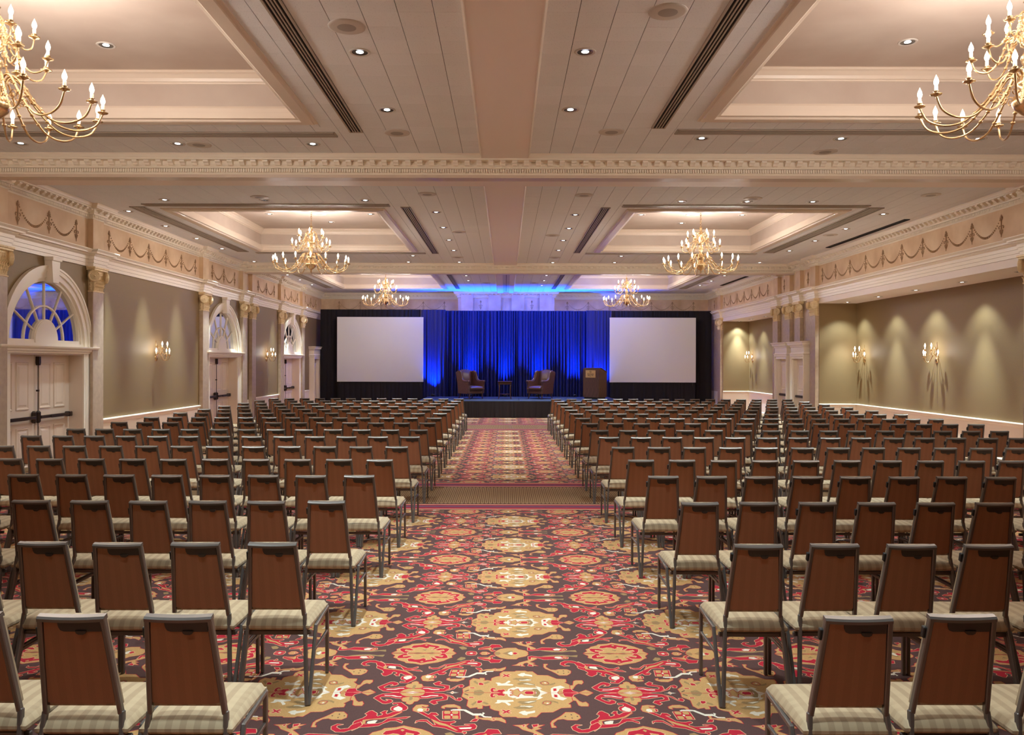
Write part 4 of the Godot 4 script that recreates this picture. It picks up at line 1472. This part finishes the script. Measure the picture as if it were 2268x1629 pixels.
# ---- banquet chair: faces -z, origin on the floor under the seat; the pieces are [name, mesh, material, parent] ----
func cushion(hw: float, z0: float, z1: float, y0: float, y1: float, r: float, crown: float, taper := 0.0) -> ArrayMesh:
	# rounded slab with a slightly domed top
	var b := MB.new()
	var n := 10
	var top := []
	b.smooth(1)
	for i in n + 1:
		var row := []
		for j in n + 1:
			var u := -1.0 + 2.0 * i / n
			var v := -1.0 + 2.0 * j / n
			var uu := signf(u) * (1.0 - pow(1.0 - absf(u), 1.5))
			var vv := signf(v) * (1.0 - pow(1.0 - absf(v), 1.5))
			var e := maxf(absf(uu), absf(vv))
			var drop := r * (1.0 - sqrt(maxf(0.0, 1.0 - pow(maxf(0.0, (e - 0.82) / 0.18), 2.0))))
			var z := lerpf(z0, z1, vv * 0.5 + 0.5)
			var w := hw - taper * (z - z0) / (z1 - z0)
			row.append(Vector3(uu * w, y1 + crown * (1 - uu * uu) * (1 - vv * vv) - drop, z))
		top.append(row)
	for i in n:
		for j in n:
			b.quad(top[i][j], top[i][j + 1], top[i + 1][j + 1], top[i + 1][j])
	var rim := []
	for i in n + 1:
		rim.append(top[i][0])
	for j in range(1, n + 1):
		rim.append(top[n][j])
	for i in range(n - 1, -1, -1):
		rim.append(top[i][n])
	for j in range(n - 1, 0, -1):
		rim.append(top[0][j])
	var c := Vector3(0, 0, (z0 + z1) / 2)
	for k in rim.size():
		var p: Vector3 = rim[k]
		var q: Vector3 = rim[(k + 1) % rim.size()]
		var p2 := Vector3(p.x, y0 + 0.012, p.z)
		var q2 := Vector3(q.x, y0 + 0.012, q.z)
		b.smooth(2)
		b.quad(p, q, q2, p2)
		b.smooth(3)
		var p3 := Vector3(p.x * 0.95, y0, lerpf(p.z, c.z, 0.05))
		var q3 := Vector3(q.x * 0.95, y0, lerpf(q.z, c.z, 0.05))
		b.quad(p2, q2, q3, p3)
		b.flat()
		b.tri(p3, q3, Vector3(0, y0, c.z))
	return b.mesh()

func chair_pieces() -> Array:
	var out := []
	out.append(["seat_cushion", cushion(0.21, -0.262, 0.19, 0.418, 0.474, 0.03, 0.02, 0.012), M.seat, ""])
	# line of the back: from the seat up and backwards
	var b0 := Vector3(0, 0.5, 0.165)
	var b1 := Vector3(0, 0.945, 0.268)
	var up := (b1 - b0).normalized()
	var nrm := Vector3.RIGHT.cross(up).normalized()   # towards the rear
	var L := b0.distance_to(b1)
	var frame_tr := Transform3D(Basis(Vector3.RIGHT, up, nrm), b0)
	var wb := 0.155
	var wt := 0.125
	var b := MB.new()
	b.t = frame_tr
	var po := PackedVector2Array([Vector2(-wb + 0.008, 0.055), Vector2(-0.1, 0.046), Vector2(0.1, 0.046), Vector2(wb - 0.008, 0.055), Vector2(wt - 0.008, L - 0.018), Vector2(-wt + 0.008, L - 0.018)])
	b.slab(po, -0.008, 0.002)
	out.append(["back_panel", b.mesh(), M.back, ""])
	b = MB.new()
	b.t = frame_tr
	var outer := PackedVector2Array([Vector2(-wb - 0.004, 0.03), Vector2(wb + 0.004, 0.03), Vector2(wt + 0.006, L - 0.03), Vector2(wt - 0.01, L - 0.004), Vector2(-wt + 0.01, L - 0.004), Vector2(-wt - 0.006, L - 0.03)])
	b.slab(outer, -0.034, -0.01)
	var inn := PackedVector2Array()
	for v in outer:
		inn.append(v.lerp(Vector2(0, L * 0.5), 0.09))
	b.slab(inn, -0.05, -0.034)
	out.append(["back_pad", b.mesh(), M.seat, ""])
	for sx in [-1.0, 1.0]:
		b = MB.new()
		var a := frame_tr * Vector3(sx * (wb + 0.004), 0.0, 0.0)
		var t := frame_tr * Vector3(sx * (wt + 0.004), L, 0.0)
		b.bar(a, t, 0.021, 0.028, Vector3.RIGHT, 0.004)
		b.bar(Vector3(sx * 0.196, 0.0, 0.25), a + Vector3(sx * 0.004, 0.012, 0), 0.021, 0.027, Vector3.RIGHT, 0.004)
		out.append(["back_post", b.mesh(), M.frame, ""])
	b = MB.new()
	b.t = frame_tr
	var arc := []
	for i in 9:
		var u := -1.0 + i / 4.0
		arc.append([u * (wt + 0.014), L + 0.004 - 0.006 * (1 - u * u)])
	for i in 8:
		var p := Vector3(arc[i][0], arc[i][1], 0)
		var q := Vector3(arc[i + 1][0], arc[i + 1][1], 0)
		var lo := Vector3(0, -0.02, 0)
		var f := Vector3(0, 0, 0.015)
		var k := Vector3(0, 0.0, -0.02)
		var ch := Vector3(0, -0.007, 0.006)
		b.quad(p + lo + f, q + lo + f, q + f + Vector3(0, -0.007, 0), p + f + Vector3(0, -0.007, 0))
		b.quad(p + f + Vector3(0, -0.007, 0), q + f + Vector3(0, -0.007, 0), q + f * 0.4, p + f * 0.4)
		b.quad(p + f * 0.4, q + f * 0.4, q + k, p + k)
		b.quad(p + k, q + k, q + k + lo, p + k + lo)
		b.quad(p + lo + k, q + lo + k, q + lo + f, p + lo + f)
	for s in [0, 8]:
		var p := Vector3(arc[s][0], arc[s][1], 0)
		b.quad(p + Vector3(0, -0.02, 0.015), p + Vector3(0, -0.007, 0.015), p + Vector3(0, 0, -0.02), p + Vector3(0, -0.02, -0.02))
	out.append(["top_rail", b.mesh(), M.frame, ""])
	b = MB.new()
	b.t = frame_tr
	b.slab(PackedVector2Array([Vector2(-0.06, L - 0.014), Vector2(-0.057, L - 0.045), Vector2(-0.05, L - 0.06), Vector2(-0.036, L - 0.066), Vector2(wt - 0.006, L - 0.066), Vector2(wt - 0.006, L - 0.014)]), 0.0, 0.007)
	out.append(["handle_plate", b.mesh(), M.plastic, ""])
	b = MB.new()
	b.t = frame_tr
	var half := PackedVector2Array([Vector2(0.014, L - 0.06), Vector2(0.017, L - 0.07), Vector2(0.026, L - 0.076), Vector2(0.046, L - 0.077), Vector2(0.056, L - 0.071), Vector2(0.06, L - 0.06)])
	b.slab(half, 0.004, 0.014)
	out.append(["thumb_pull", b.mesh(), M.plastic, "handle_plate"])
	b = MB.new()
	b.t = frame_tr
	b.cham(Vector3(-wt - 0.03, L - 0.1, -0.02), Vector3(-wt - 0.015, L - 0.05, 0.004), 0.003)
	out.append(["linking_clip", b.mesh(), M.black, ""])
	for sx in [-1.0, 1.0]:
		b = MB.new()
		b.bar(Vector3(sx * 0.207, 0, -0.25), Vector3(sx * 0.207, 0.43, -0.25), 0.021, 0.026, Vector3.RIGHT, 0.004)
		out.append(["front_leg", b.mesh(), M.frame, ""])
		b = MB.new()
		b.bar(Vector3(sx * 0.2085, 0, 0.248), Vector3(sx * 0.2085, 0.415, 0.07), 0.02, 0.027, Vector3.RIGHT, 0.004)
		out.append(["rear_leg", b.mesh(), M.frame, ""])
		b = MB.new()
		b.bar(Vector3(sx * 0.208, 0.408, 0.08), Vector3(sx * 0.207, 0.425, -0.258), 0.019, 0.024, Vector3.RIGHT, 0.004)
		out.append(["side_rail", b.mesh(), M.frame, ""])
		b = MB.new()
		b.bar(Vector3(sx * 0.2075, 0.275, 0.125), Vector3(sx * 0.207, 0.275, -0.245), 0.015, 0.018, Vector3.RIGHT, 0.003)
		out.append(["stretcher", b.mesh(), M.frame, ""])
	b = MB.new()
	b.bar(Vector3(-0.2, 0.394, 0.15), Vector3(0.2, 0.394, 0.15), 0.022, 0.026, Vector3.BACK, 0.004)
	out.append(["cross_rail", b.mesh(), M.frame, ""])
	b = MB.new()
	b.bar(Vector3(-0.2, 0.4, -0.235), Vector3(0.2, 0.4, -0.235), 0.02, 0.024, Vector3.BACK, 0.004)
	out.append(["cross_rail", b.mesh(), M.frame, ""])
	return out

func chairs() -> void:
	var rows := [3.37, 4.70, 6.11, 7.51, 8.75, 10.09, 11.45, 12.63, 14.05, 15.34, 16.71, 18.03, 19.33, 20.74, 22.08, 23.44]
	var pieces := chair_pieces()
	var proto := thing("banquet_chair", "", "chair", Vector3.ZERO, 0.0, "banquet chairs set out in rows")
	for p in pieces:
		var par: Node = proto
		if p[3]:
			par = proto.get_node(NodePath(p[3]))
		obj(p[0], p[1], p[2], par)
	rng.seed = 5
	var all := []
	for k in rows.size():
		for side in [-1, 1]:
			var n := 13 if side < 0 else (15 if k < 8 else 16)
			for i in n:
				var x: float = (-1.35 - 0.4447 * i) if side < 0 else (1.46 + 0.4447 * i)
				var z: float = rows[k] + 0.268
				var at := Vector3(x + rng.randf_range(-0.0015, 0.0015), 0, -z + rng.randf_range(-0.015, 0.015))
				var turn := rng.randf_range(-0.006, 0.006)
				var edge: float = z * (0.622 if side < 0 else 0.638)
				if absf(x) - 0.24 < edge:
					all.append([z, absf(x), at, turn, k, side, i, true])
				elif absf(x) - 1.2 < edge:
					all.append([z, absf(x), at, turn, k, side, i, false])
	var shown := all.filter(func(c): return c[7])
	shown.sort_custom(func(p, q): return p[0] * 100 + p[1] < q[0] * 100 + q[1])
	var rest := all.filter(func(c): return not c[7])
	for j in shown.size():
		var c: Array = shown[j]
		if j >= 300:
			rest.append(c)
			continue
		var blk := "left block" if c[5] < 0 else "right block"
		var label: String = "brown banquet chair, %s from the centre aisle, %s row from the camera, %s" % [ORD[c[6]], ORD[c[4]], blk]
		if c[6] == 0:
			label = "brown banquet chair at the aisle end of the %s row from the camera, %s" % [ORD[c[4]], blk]
		if j == 0:
			proto.position = c[2]
			proto.rotation.y = c[3]
			proto.set_meta("label", label)
		else:
			copy(proto, label, c[2], c[3])
	# the farthest rows (and the row ends just out of view) as one object
	var by := {}
	for p in pieces:
		if not by.has(p[2]):
			by[p[2]] = []
		by[p[2]].append(p[1])
	var am := ArrayMesh.new()
	for m in by:
		var st := SurfaceTool.new()
		st.begin(Mesh.PRIMITIVE_TRIANGLES)
		for q in by[m]:
			st.append_from(q, 0, Transform3D())
		am = st.commit(am)
		am.surface_set_material(am.get_surface_count() - 1, m)
	var mm := MultiMesh.new()
	mm.transform_format = MultiMesh.TRANSFORM_3D
	mm.mesh = am
	mm.instance_count = rest.size()
	for i in rest.size():
		mm.set_instance_transform(i, Transform3D(Basis(Vector3.UP, rest[i][3]), rest[i][2]))
	var mi := MultiMeshInstance3D.new()
	mi.name = "farthest_chair_rows"
	mi.multimesh = mm
	add_child(mi)
	tag(mi, "farthest rows of brown banquet chairs, closest to the stage", "chairs", "", "stuff")
	print("chairs ", shown.size(), " rest ", rest.size())

# ---- stage ----
# pleated cloth hanging in the plane z = 0 from y0 up to y1
func pleats(w: float, y0: float, y1: float, folds: int, depth: float, sd: int, flare := 0.35) -> ArrayMesh:
	var b := MB.new()
	b.smooth(1)
	rng.seed = sd
	var ph := []
	var x := 0.0
	while x < w:
		var s := w / folds * rng.randf_range(0.5, 1.6)
		ph.append([x, s, rng.randf_range(0.3, 1.0), rng.randf_range(-0.3, 0.3)])
		x += s
	var nx := folds * 9
	var ny := 12
	var grid := []
	var gi := 0
	for i in nx + 1:
		var u := w * i / nx
		while gi + 1 < ph.size() and ph[gi + 1][0] <= u:
			gi += 1
		var f: Array = ph[gi]
		var t: float = clampf((u - f[0]) / f[1], 0, 1)
		var col := []
		for j in ny + 1:
			var v := float(j) / ny
			var amp: float = depth * f[2] * (1.0 - 0.55 * v)
			var prof := pow(sin(PI * clampf(t + f[3] * 0.25 * (1 - v) * sin(PI * t), 0, 1)), 0.7)
			col.append(Vector3(u - w / 2 + f[3] * flare * 0.12 * (1 - v) * sin(PI * t), lerpf(y0, y1, v), prof * amp))
		grid.append(col)
	for i in nx:
		for j in ny:
			b.quad(grid[i][j], grid[i + 1][j], grid[i + 1][j + 1], grid[i][j + 1])
	return b.mesh()

func drape(called: String, label: String, x0: float, x1: float, d: float, y0: float, y1: float, folds: int, depth: float, m: Material, sd: int) -> void:
	var o := thing(called, label, "drape", Vector3((x0 + x1) / 2, 0, -d), 0.0, "pipe and drape behind the stage")
	obj("cloth", pleats(x1 - x0, y0, y1, folds, depth, sd), m, o)
	var b := MB.new()
	b.tube([Vector3(-(x1 - x0) / 2, y1 - 0.03, -0.02), Vector3((x1 - x0) / 2, y1 - 0.03, -0.02)], 0.022, 8)
	obj("top_pipe", b, M.slot_metal, o)

func stage() -> void:
	var s := thing("stage_platform", "low stage with dark blue-grey deck and black pleated skirt", "stage", Vector3(0.5, 0, -31.13))
	for i in 4:
		for j in 2:
			var b := MB.new()
			b.cham(Vector3(-3.66 + i * 1.83 + 0.003, 0.55, -1.83 + j * 1.83 + 0.003), Vector3(-1.83 + i * 1.83 - 0.003, 0.604, j * 1.83 - 0.003), 0.004)
			obj("deck_panel", b, M.deck, s)
	var sk := obj("skirt", pleats(7.32, 0.005, 0.585, 46, 0.05, 3, 1.2), M.skirt, s)
	sk.position.z = 1.84
	for sx in [-1.0, 1.0]:
		sk = obj("skirt", pleats(3.66, 0.005, 0.585, 24, 0.02, 4, 1.2), M.skirt, s)
		sk.position = Vector3(sx * 3.665, 0, 0)
		sk.rotation.y = sx * PI / 2
	var d := 33.15
	drape("stage_drape", "wide blue-lit pleated stage drape behind the two armchairs", -2.5, 3.32, d + 0.32, 0.02, 4.12, 52, 0.3, M.velvet_blue, 11)
	drape("stage_drape", "narrow blue-lit drape panel right beside the left screen", -3.45, -2.45, d + 0.0, 0.02, 4.14, 7, 0.12, M.velvet_blue, 12)
	drape("stage_drape", "narrow blue-lit drape panel behind the lectern", 3.28, 4.3, d + 0.0, 0.02, 4.12, 7, 0.1, M.velvet_blue, 13)
	drape("black_drape", "black drape surrounding the left projection screen", -7.58, -3.47, d + 0.09, 0.02, 4.15, 26, 0.07, M.velvet_black, 14)
	drape("black_drape", "black drape surrounding the right projection screen", 4.32, 8.42, d + 0.09, 0.02, 4.12, 26, 0.07, M.velvet_black, 15)
	for q in [[-6.82, -3.33, "blank white projection screen left of the stage"], [4.2, 7.69, "blank white projection screen right of the stage"]]:
		var w: float = q[1] - q[0]
		var o := thing("projection_screen", q[2], "screen", Vector3((q[0] + q[1]) / 2, 1.2, -32.88), 0.0, "projection screens")
		var b := MB.new()
		b.cham(Vector3(-w / 2, 0, 0), Vector3(w / 2, 2.62, 0.012), 0.003)
		obj("screen_cloth", b, M.screen, o)
		b = MB.new()
		for e in [[Vector3(-w / 2, 0.03, -0.02), Vector3(w / 2, 0.03, -0.02)], [Vector3(-w / 2, 2.59, -0.02), Vector3(w / 2, 2.59, -0.02)], [Vector3(-w / 2 + 0.03, 0, -0.02), Vector3(-w / 2 + 0.03, 2.62, -0.02)], [Vector3(w / 2 - 0.03, 0, -0.02), Vector3(w / 2 - 0.03, 2.62, -0.02)]]:
			b.bar(e[0], e[1], 0.05, 0.03, Vector3.BACK)
		obj("screen_frame", b, M.slot_metal, o)
		for sx in [-1.0, 1.0]:
			b = MB.new()
			b.bar(Vector3(sx * (w / 2 - 0.12), -1.2, -0.03), Vector3(sx * (w / 2 - 0.12), 0.05, -0.03), 0.05, 0.03, Vector3.RIGHT)
			b.bar(Vector3(sx * (w / 2 - 0.12), -1.18, -0.12), Vector3(sx * (w / 2 - 0.12), -1.18, 0.35), 0.05, 0.03, Vector3.RIGHT)
			obj("screen_leg", b, M.black, o)
		b = MB.new()
		var sk2 := obj("skirt", pleats(w - 0.04, -1.19, -0.01, 22, 0.05, 21, 0.6), M.velvet_black, o)
		sk2.position.z = -0.03
	# uplights
	var xs := [-2.93, -1.45, -0.03, 1.3, 2.78, 3.85]
	var wh := ["at the left end of the drape", "behind the left armchair", "behind the side table", "behind the right armchair", "between the right armchair and the lectern", "behind the lectern"]
	for i in xs.size():
		par_can("small black uplight on the stage floor " + wh[i], Vector3(xs[i], 0.604, -32.86))

func par_can(label: String, at: Vector3) -> void:
	var o := thing("stage_uplight", label, "stage light", at, 0.0, "blue uplights along the drape")
	var b := MB.new()
	b.tube([Vector3(-0.085, 0.005, 0.0), Vector3(-0.085, 0.06, 0), Vector3(-0.08, 0.08, 0)], 0.006, 6)
	b.tube([Vector3(0.085, 0.005, 0.0), Vector3(0.085, 0.06, 0), Vector3(0.08, 0.08, 0)], 0.006, 6)
	b.cham(Vector3(-0.09, 0, -0.05), Vector3(0.09, 0.01, 0.05), 0.003)
	obj("yoke", b, M.black, o)
	b = MB.new()
	b.lathe([Vector2(0, 0.02), Vector2(0.05, 0.025), Vector2(0.07, 0.05), Vector2(0.075, 0.105), Vector2(0.068, 0.105), Vector2(0.064, 0.09), Vector2(0, 0.088)], 18)
	obj("can_body", b, M.black, o)
	b = MB.new()
	b.lathe([Vector2(0.06, 0.094), Vector2(0.0, 0.097)], 16)
	var m := std(Color8(20, 40, 120), 0.3)
	m.emission_enabled = true
	m.emission = BLUE
	m.emission_energy_multiplier = 3.0
	obj("lens_light", b, m, o)
	var l := SpotLight3D.new()
	l.name = "blue_light"
	l.light_color = BLUE
	l.light_energy = E_BLUE
	l.light_size = 0.05
	l.spot_angle = 38.0
	l.spot_angle_attenuation = 1.0
	l.spot_range = 20.0
	l.spot_attenuation = 2.0
	l.shadow_enabled = true
	o.add_child(l)
	l.position = Vector3(0, 0.112, 0)
	l.rotation_degrees.x = 88

func wing_chair(label: String, at: Vector3, turn: float) -> void:
	var o := thing("wing_armchair", label, "armchair", at, turn, "leather wing chairs on the stage")
	# faces +z
	var b := MB.new()
	b.cham(Vector3(-0.31, 0.19, -0.3), Vector3(0.31, 0.3, 0.34), 0.02)
	b.cham(Vector3(-0.3, 0.3, -0.3), Vector3(0.3, 0.36, 0.36), 0.025)
	obj("seat_rail", b, M.leather, o)
	var c := MeshInstance3D.new()
	obj("seat_cushion", cushion(0.285, -0.24, 0.4, 0.36, 0.475, 0.05, 0.035), M.leather, o)
	# back with an arched top, leaning
	b = MB.new()
	var keep := Transform3D(Basis(Vector3.RIGHT, -0.17), Vector3(0, 0.3, -0.27))
	b.t = keep
	var po := PackedVector2Array([Vector2(-0.33, 0.0), Vector2(0.33, 0.0), Vector2(0.37, 0.72)])
	for i in 11:
		var u := 1.0 - i / 5.0
		po.append(Vector2(u * 0.33, 0.76 + 0.07 * pow(cos(u * PI / 2), 0.8)))
	po.append(Vector2(-0.37, 0.72))
	b.slab(po, -0.1, 0.0)
	obj("back", b, M.leather, o)
	# bulging inner back cushion
	b = MB.new()
	b.t = keep
	b.smooth(1)
	var g := []
	for i in 11:
		var row := []
		for j in 11:
			var u := -1.0 + i / 5.0
			var v := j / 10.0
			var w := 0.25 + 0.05 * v
			var h := lerpf(0.08, 0.74 + 0.06 * cos(u * PI / 2), v)
			row.append(Vector3(u * w, h, 0.0 + 0.085 * pow(maxf(0, 1 - u * u * u * u), 0.6) * pow(maxf(0, sin(PI * clampf(v, 0.02, 0.98))), 0.45)))
		g.append(row)
	for i in 10:
		for j in 10:
			b.quad(g[i][j], g[i + 1][j], g[i + 1][j + 1], g[i][j + 1])
	obj("back_cushion", b, M.leather, o)
	for sx in [-1.0, 1.0]:
		# side: wing sweeping down into the arm, outline in (depth, height)
		b = MB.new()
		b.t = Transform3D(Basis(Vector3(0, 0, 1), Vector3(0, 1, 0), Vector3(-1, 0, 0)), Vector3(sx * 0.34, 0, 0))
		b.slab(PackedVector2Array([Vector2(-0.3, 0.2), Vector2(0.3, 0.2), Vector2(0.36, 0.36), Vector2(0.34, 0.5), Vector2(0.37, 0.6), Vector2(0.39, 0.65), Vector2(0.36, 0.67), Vector2(0.2, 0.655), Vector2(0.08, 0.66), Vector2(-0.02, 0.7), Vector2(-0.09, 0.78), Vector2(-0.14, 0.9), Vector2(-0.2, 1.03), Vector2(-0.26, 1.07), Vector2(-0.4, 1.05), Vector2(-0.42, 1.0)]), -0.045, 0.045)
		var a := obj("arm", b, M.leather, o)
		b = MB.new()
		b.tube(catmull([Vector3(sx * 0.345, 1.065, -0.3), Vector3(sx * 0.345, 1.03, -0.19), Vector3(sx * 0.35, 0.9, -0.125), Vector3(sx * 0.355, 0.78, -0.075), Vector3(sx * 0.36, 0.705, 0.0), Vector3(sx * 0.36, 0.672, 0.12), Vector3(sx * 0.36, 0.672, 0.28), Vector3(sx * 0.36, 0.672, 0.39)], 4), [0.03, 0.03, 0.03, 0.03, 0.03, 0.03, 0.03, 0.03, 0.03, 0.03, 0.03, 0.03, 0.03, 0.032, 0.034, 0.036, 0.038, 0.04, 0.04, 0.04, 0.04, 0.04, 0.04, 0.04, 0.042, 0.043, 0.044, 0.045, 0.045], 10)
		obj("arm_roll", b, M.leather, a)
		b = MB.new()
		b.cham(Vector3(sx * 0.34 - 0.04, 0.2, 0.29), Vector3(sx * 0.34 + 0.04, 0.6, 0.35), 0.012)
		obj("arm_front", b, M.leather, a)
		for f in [[0.3, 0.34, 1.0], [-0.28, -0.36, -1.0]]:
			b = MB.new()
			b.tube([Vector3(sx * 0.3, 0.2, f[0]), Vector3(sx * 0.305, 0.1, f[0] + 0.012 * f[2]), Vector3(sx * 0.315, 0.015, f[1]), Vector3(sx * 0.315, 0.002, f[1])], [0.034, 0.027, 0.02, 0.02], 4)
			obj("leg", b, M.dark_wood, o)
	c.free()

func side_table() -> void:
	var o := thing("side_table", "small dark wood side table between the two armchairs", "table", Vector3(-0.03, 0.604, -31.0))
	var b := MB.new()
	b.cham(Vector3(-0.28, 0.645, -0.24), Vector3(0.28, 0.675, 0.24), 0.01)
	obj("table_top", b, M.dark_wood, o)
	b = MB.new()
	b.cham(Vector3(-0.25, 0.55, -0.21), Vector3(0.25, 0.645, 0.21), 0.006)
	obj("apron", b, M.dark_wood, o)
	for sx in [-1.0, 1.0]:
		for sz in [-1.0, 1.0]:
			b = MB.new()
			b.tube([Vector3(sx * 0.215, 0.56, sz * 0.18), Vector3(sx * 0.205, 0.35, sz * 0.175), Vector3(sx * 0.21, 0.16, sz * 0.18), Vector3(sx * 0.235, 0.015, sz * 0.2), Vector3(sx * 0.235, 0.002, sz * 0.2)], [0.028, 0.024, 0.022, 0.018, 0.018], 6)
			obj("leg", b, M.dark_wood, o)
	b = MB.new()
	b.cham(Vector3(-0.22, 0.175, -0.19), Vector3(0.22, 0.195, 0.19), 0.006)
	obj("shelf", b, M.dark_wood, o)

func text(parent: Node, words: String, size: float, at: Vector3, bold := true) -> void:
	var f := SystemFont.new()
	f.font_names = PackedStringArray(["Droid Serif"])
	f.font_weight = 700 if bold else 400
	var t := TextMesh.new()
	t.text = words
	t.font = f
	t.font_size = 32
	t.pixel_size = size / 32.0
	t.depth = 0.002
	var o := obj("lettering", t, M.ink, parent)
	o.position = at

func lectern() -> void:
	var o := thing("lectern", "brown wooden lectern with a brass-coloured hotel sign", "lectern", Vector3(3.42, 0.604, -31.15), deg_to_rad(-38))
	var b := MB.new()
	b.cham(Vector3(-0.33, 0, -0.24), Vector3(0.33, 0.07, 0.24), 0.005)
	obj("plinth", b, M.black, o)
	b = MB.new()
	b.t = Transform3D(Basis(Vector3(0, 0, -1), Vector3(0, 1, 0), Vector3(1, 0, 0)), Vector3.ZERO)
	b.slab(PackedVector2Array([Vector2(-0.275, 0.07), Vector2(0.275, 0.07), Vector2(0.275, 1.02), Vector2(-0.17, 1.17), Vector2(-0.275, 1.17)]), -0.36, 0.36)
	obj("cabinet", b, M.walnut, o)
	b = MB.new()
	b.bar(Vector3(0, 1.185, 0.15), Vector3(0, 1.03, -0.3), 0.76, 0.022, Vector3.RIGHT, 0.005)
	obj("reading_top", b, M.walnut, o)
	b = MB.new()
	b.cham(Vector3(-0.24, 0.82, 0.276), Vector3(0.2, 1.1, 0.284), 0.003)
	var sg := obj("sign_plate", b, M.plaque, o)
	text(sg, "Sheraton", 0.062, Vector3(-0.02, 0.957, 0.285))
	text(sg, "Music City", 0.05, Vector3(-0.02, 0.902, 0.285))
	text(sg, "HOTEL", 0.022, Vector3(-0.02, 0.862, 0.285), false)
	b = MB.new()
	var ringp := []
	for k in 25:
		var a := TAU * k / 24
		ringp.append(Vector3(-0.02 + cos(a) * 0.042, 1.042 + sin(a) * 0.042, 0.286))
	b.tube(ringp, 0.003, 5)
	var sp := []
	for k in 15:
		var a := -1.0 + k / 7.0
		sp.append(Vector3(-0.02 - 0.018 * sin(a * PI), 1.042 + 0.024 * a, 0.286))
	b.tube(sp, 0.004, 5)
	b.tube([Vector3(-0.045, 1.03, 0.286), Vector3(0.005, 1.055, 0.286)], 0.0025, 5)
	b.tube([Vector3(-0.045, 1.055, 0.286), Vector3(0.005, 1.03, 0.286)], 0.0025, 5)
	obj("emblem", b, M.ink, sg)

func _ready() -> void:
	# camera: level, a slight roll, lens shifted a little right and down
	var cam := Camera3D.new()
	cam.name = "camera"
	add_child(cam)
	cam.position = Vector3(0, 2.0, 0)
	cam.rotation.z = 0.0024
	cam.keep_aspect = Camera3D.KEEP_HEIGHT
	cam.set_frustum(1629.0 / 1800.0 * 0.1, Vector2(14.0, -11.5) / 1800.0 * 0.1, 0.1, 100.0)
	cam.current = true
	var env := Environment.new()
	env.background_mode = Environment.BG_COLOR
	env.background_color = Color(0, 0, 0)
	env.tonemap_mode = Environment.TONE_MAPPER_LINEAR
	env.tonemap_exposure = EXPOSURE
	env.sdfgi_enabled = true
	env.ssao_enabled = true
	env.ssil_enabled = true
	var we := WorldEnvironment.new()
	we.name = "environment"
	we.environment = env
	add_child(we)

	materials()
	shell()
	ceiling()
	var pl := ["left of the nearest arched door", "right of the nearest arched door", "left of the second arched door", "right of the second arched door, before the beam", "just past the far beam on the left wall", "left of the farthest arched door", "right of the farthest arched door"]
	for i in PIERS_L.size():
		var q: Array = PIERS_L[i]
		pilaster("mauve pilaster with gilded capital " + pl[i], on_left((q[0] + q[1]) / 2), q[1] - q[0])
	var pr := ["at the right edge of the picture", "nearest of the cluster between the right wall recesses", "above the nearer right wall door", "above the farther right wall door", "farthest of the cluster between the right wall recesses", "at the right end of the stage drape"]
	for i in PIERS_R.size():
		var q: Array = PIERS_R[i]
		pilaster("mauve pilaster with gilded capital " + pr[i], on_right((q[0] + q[1]) / 2), q[1] - q[0], 2.6 if i == 2 or i == 3 else 0.0)
	var dl := ["nearest the camera", "in the middle of the left wall", "nearest the stage"]
	for i in 3:
		arched_door(i + 1, DOORS_L[i], dl[i] + " on the left" if i != 1 else dl[i])
		fanlight(i + 1, DOORS_L[i], "above the left wall door " + ["nearest the camera", "at mid-length", "nearest the stage"][i])
	surround_door(4, "cream service door with knob beside the left end of the drape", on_left(32.85), 0.95, true)
	surround_door(5, "nearer of two cream doors between the right wall recesses", on_right(23.28), 0.86, false)
	surround_door(6, "farther of two cream doors between the right wall recesses", on_right(24.68), 0.86, false)

	var ch := make_chandelier()
	var cl := ["brass chandelier cut off by the left picture edge", "brass chandelier cut off by the right picture edge", "brass chandelier hanging from the middle left coffer", "brass chandelier hanging from the middle right coffer", "brass chandelier nearest the stage, in front of the left screen", "brass chandelier nearest the stage, in front of the right screen"]
	var cp := [Vector3(-4.4, 4.02, -7.0), Vector3(4.4, 4.02, -6.85), Vector3(-4.41, 4.02, -18.4), Vector3(4.41, 4.02, -18.4), Vector3(-4.38, 4.02, -29.6), Vector3(4.38, 4.02, -29.5)]
	for i in 6:
		if i == 0:
			ch.position = cp[0]
			ch.set_meta("label", cl[0])
		else:
			copy(ch, cl[i], cp[i], 0.11 * i)
	var sc := make_sconce()
	var sl := [["five-armed brass sconce between the two nearer left doors", on_left(18.15), 2.0], ["five-armed brass sconce on the left wall near the stage", on_left(26.5), 2.0],
		["nearer brass sconce in the large right wall recess", Transform3D(Basis(Vector3.UP, -PI / 2), Vector3(XN, 0, -18.05)), 2.0], ["farther brass sconce in the large right wall recess", Transform3D(Basis(Vector3.UP, -PI / 2), Vector3(XN, 0, -21.7)), 2.0],
		["brass sconce in the right wall recess near the stage", Transform3D(Basis(Vector3.UP, -PI / 2), Vector3(XN, 0, -31.5)), 2.0]]
	for i in sl.size():
		var t: Transform3D = sl[i][1]
		var at := t.origin + Vector3(0, sl[i][2], 0)
		if i == 0:
			sc.position = at
			sc.rotation.y = t.basis.get_euler().y
			sc.set_meta("label", sl[i][0])
		else:
			copy(sc, sl[i][0], at, t.basis.get_euler().y)
	downlights()
	speakers()
	slots()
	chairs()
	stage()
	wing_chair("brown leather wing armchair on the left of the stage, facing right", Vector3(-1.33, 0.604, -31.2), deg_to_rad(38))
	wing_chair("brown leather wing armchair on the right of the stage, facing left", Vector3(1.33, 0.604, -31.2), deg_to_rad(-38))
	side_table()
	lectern()
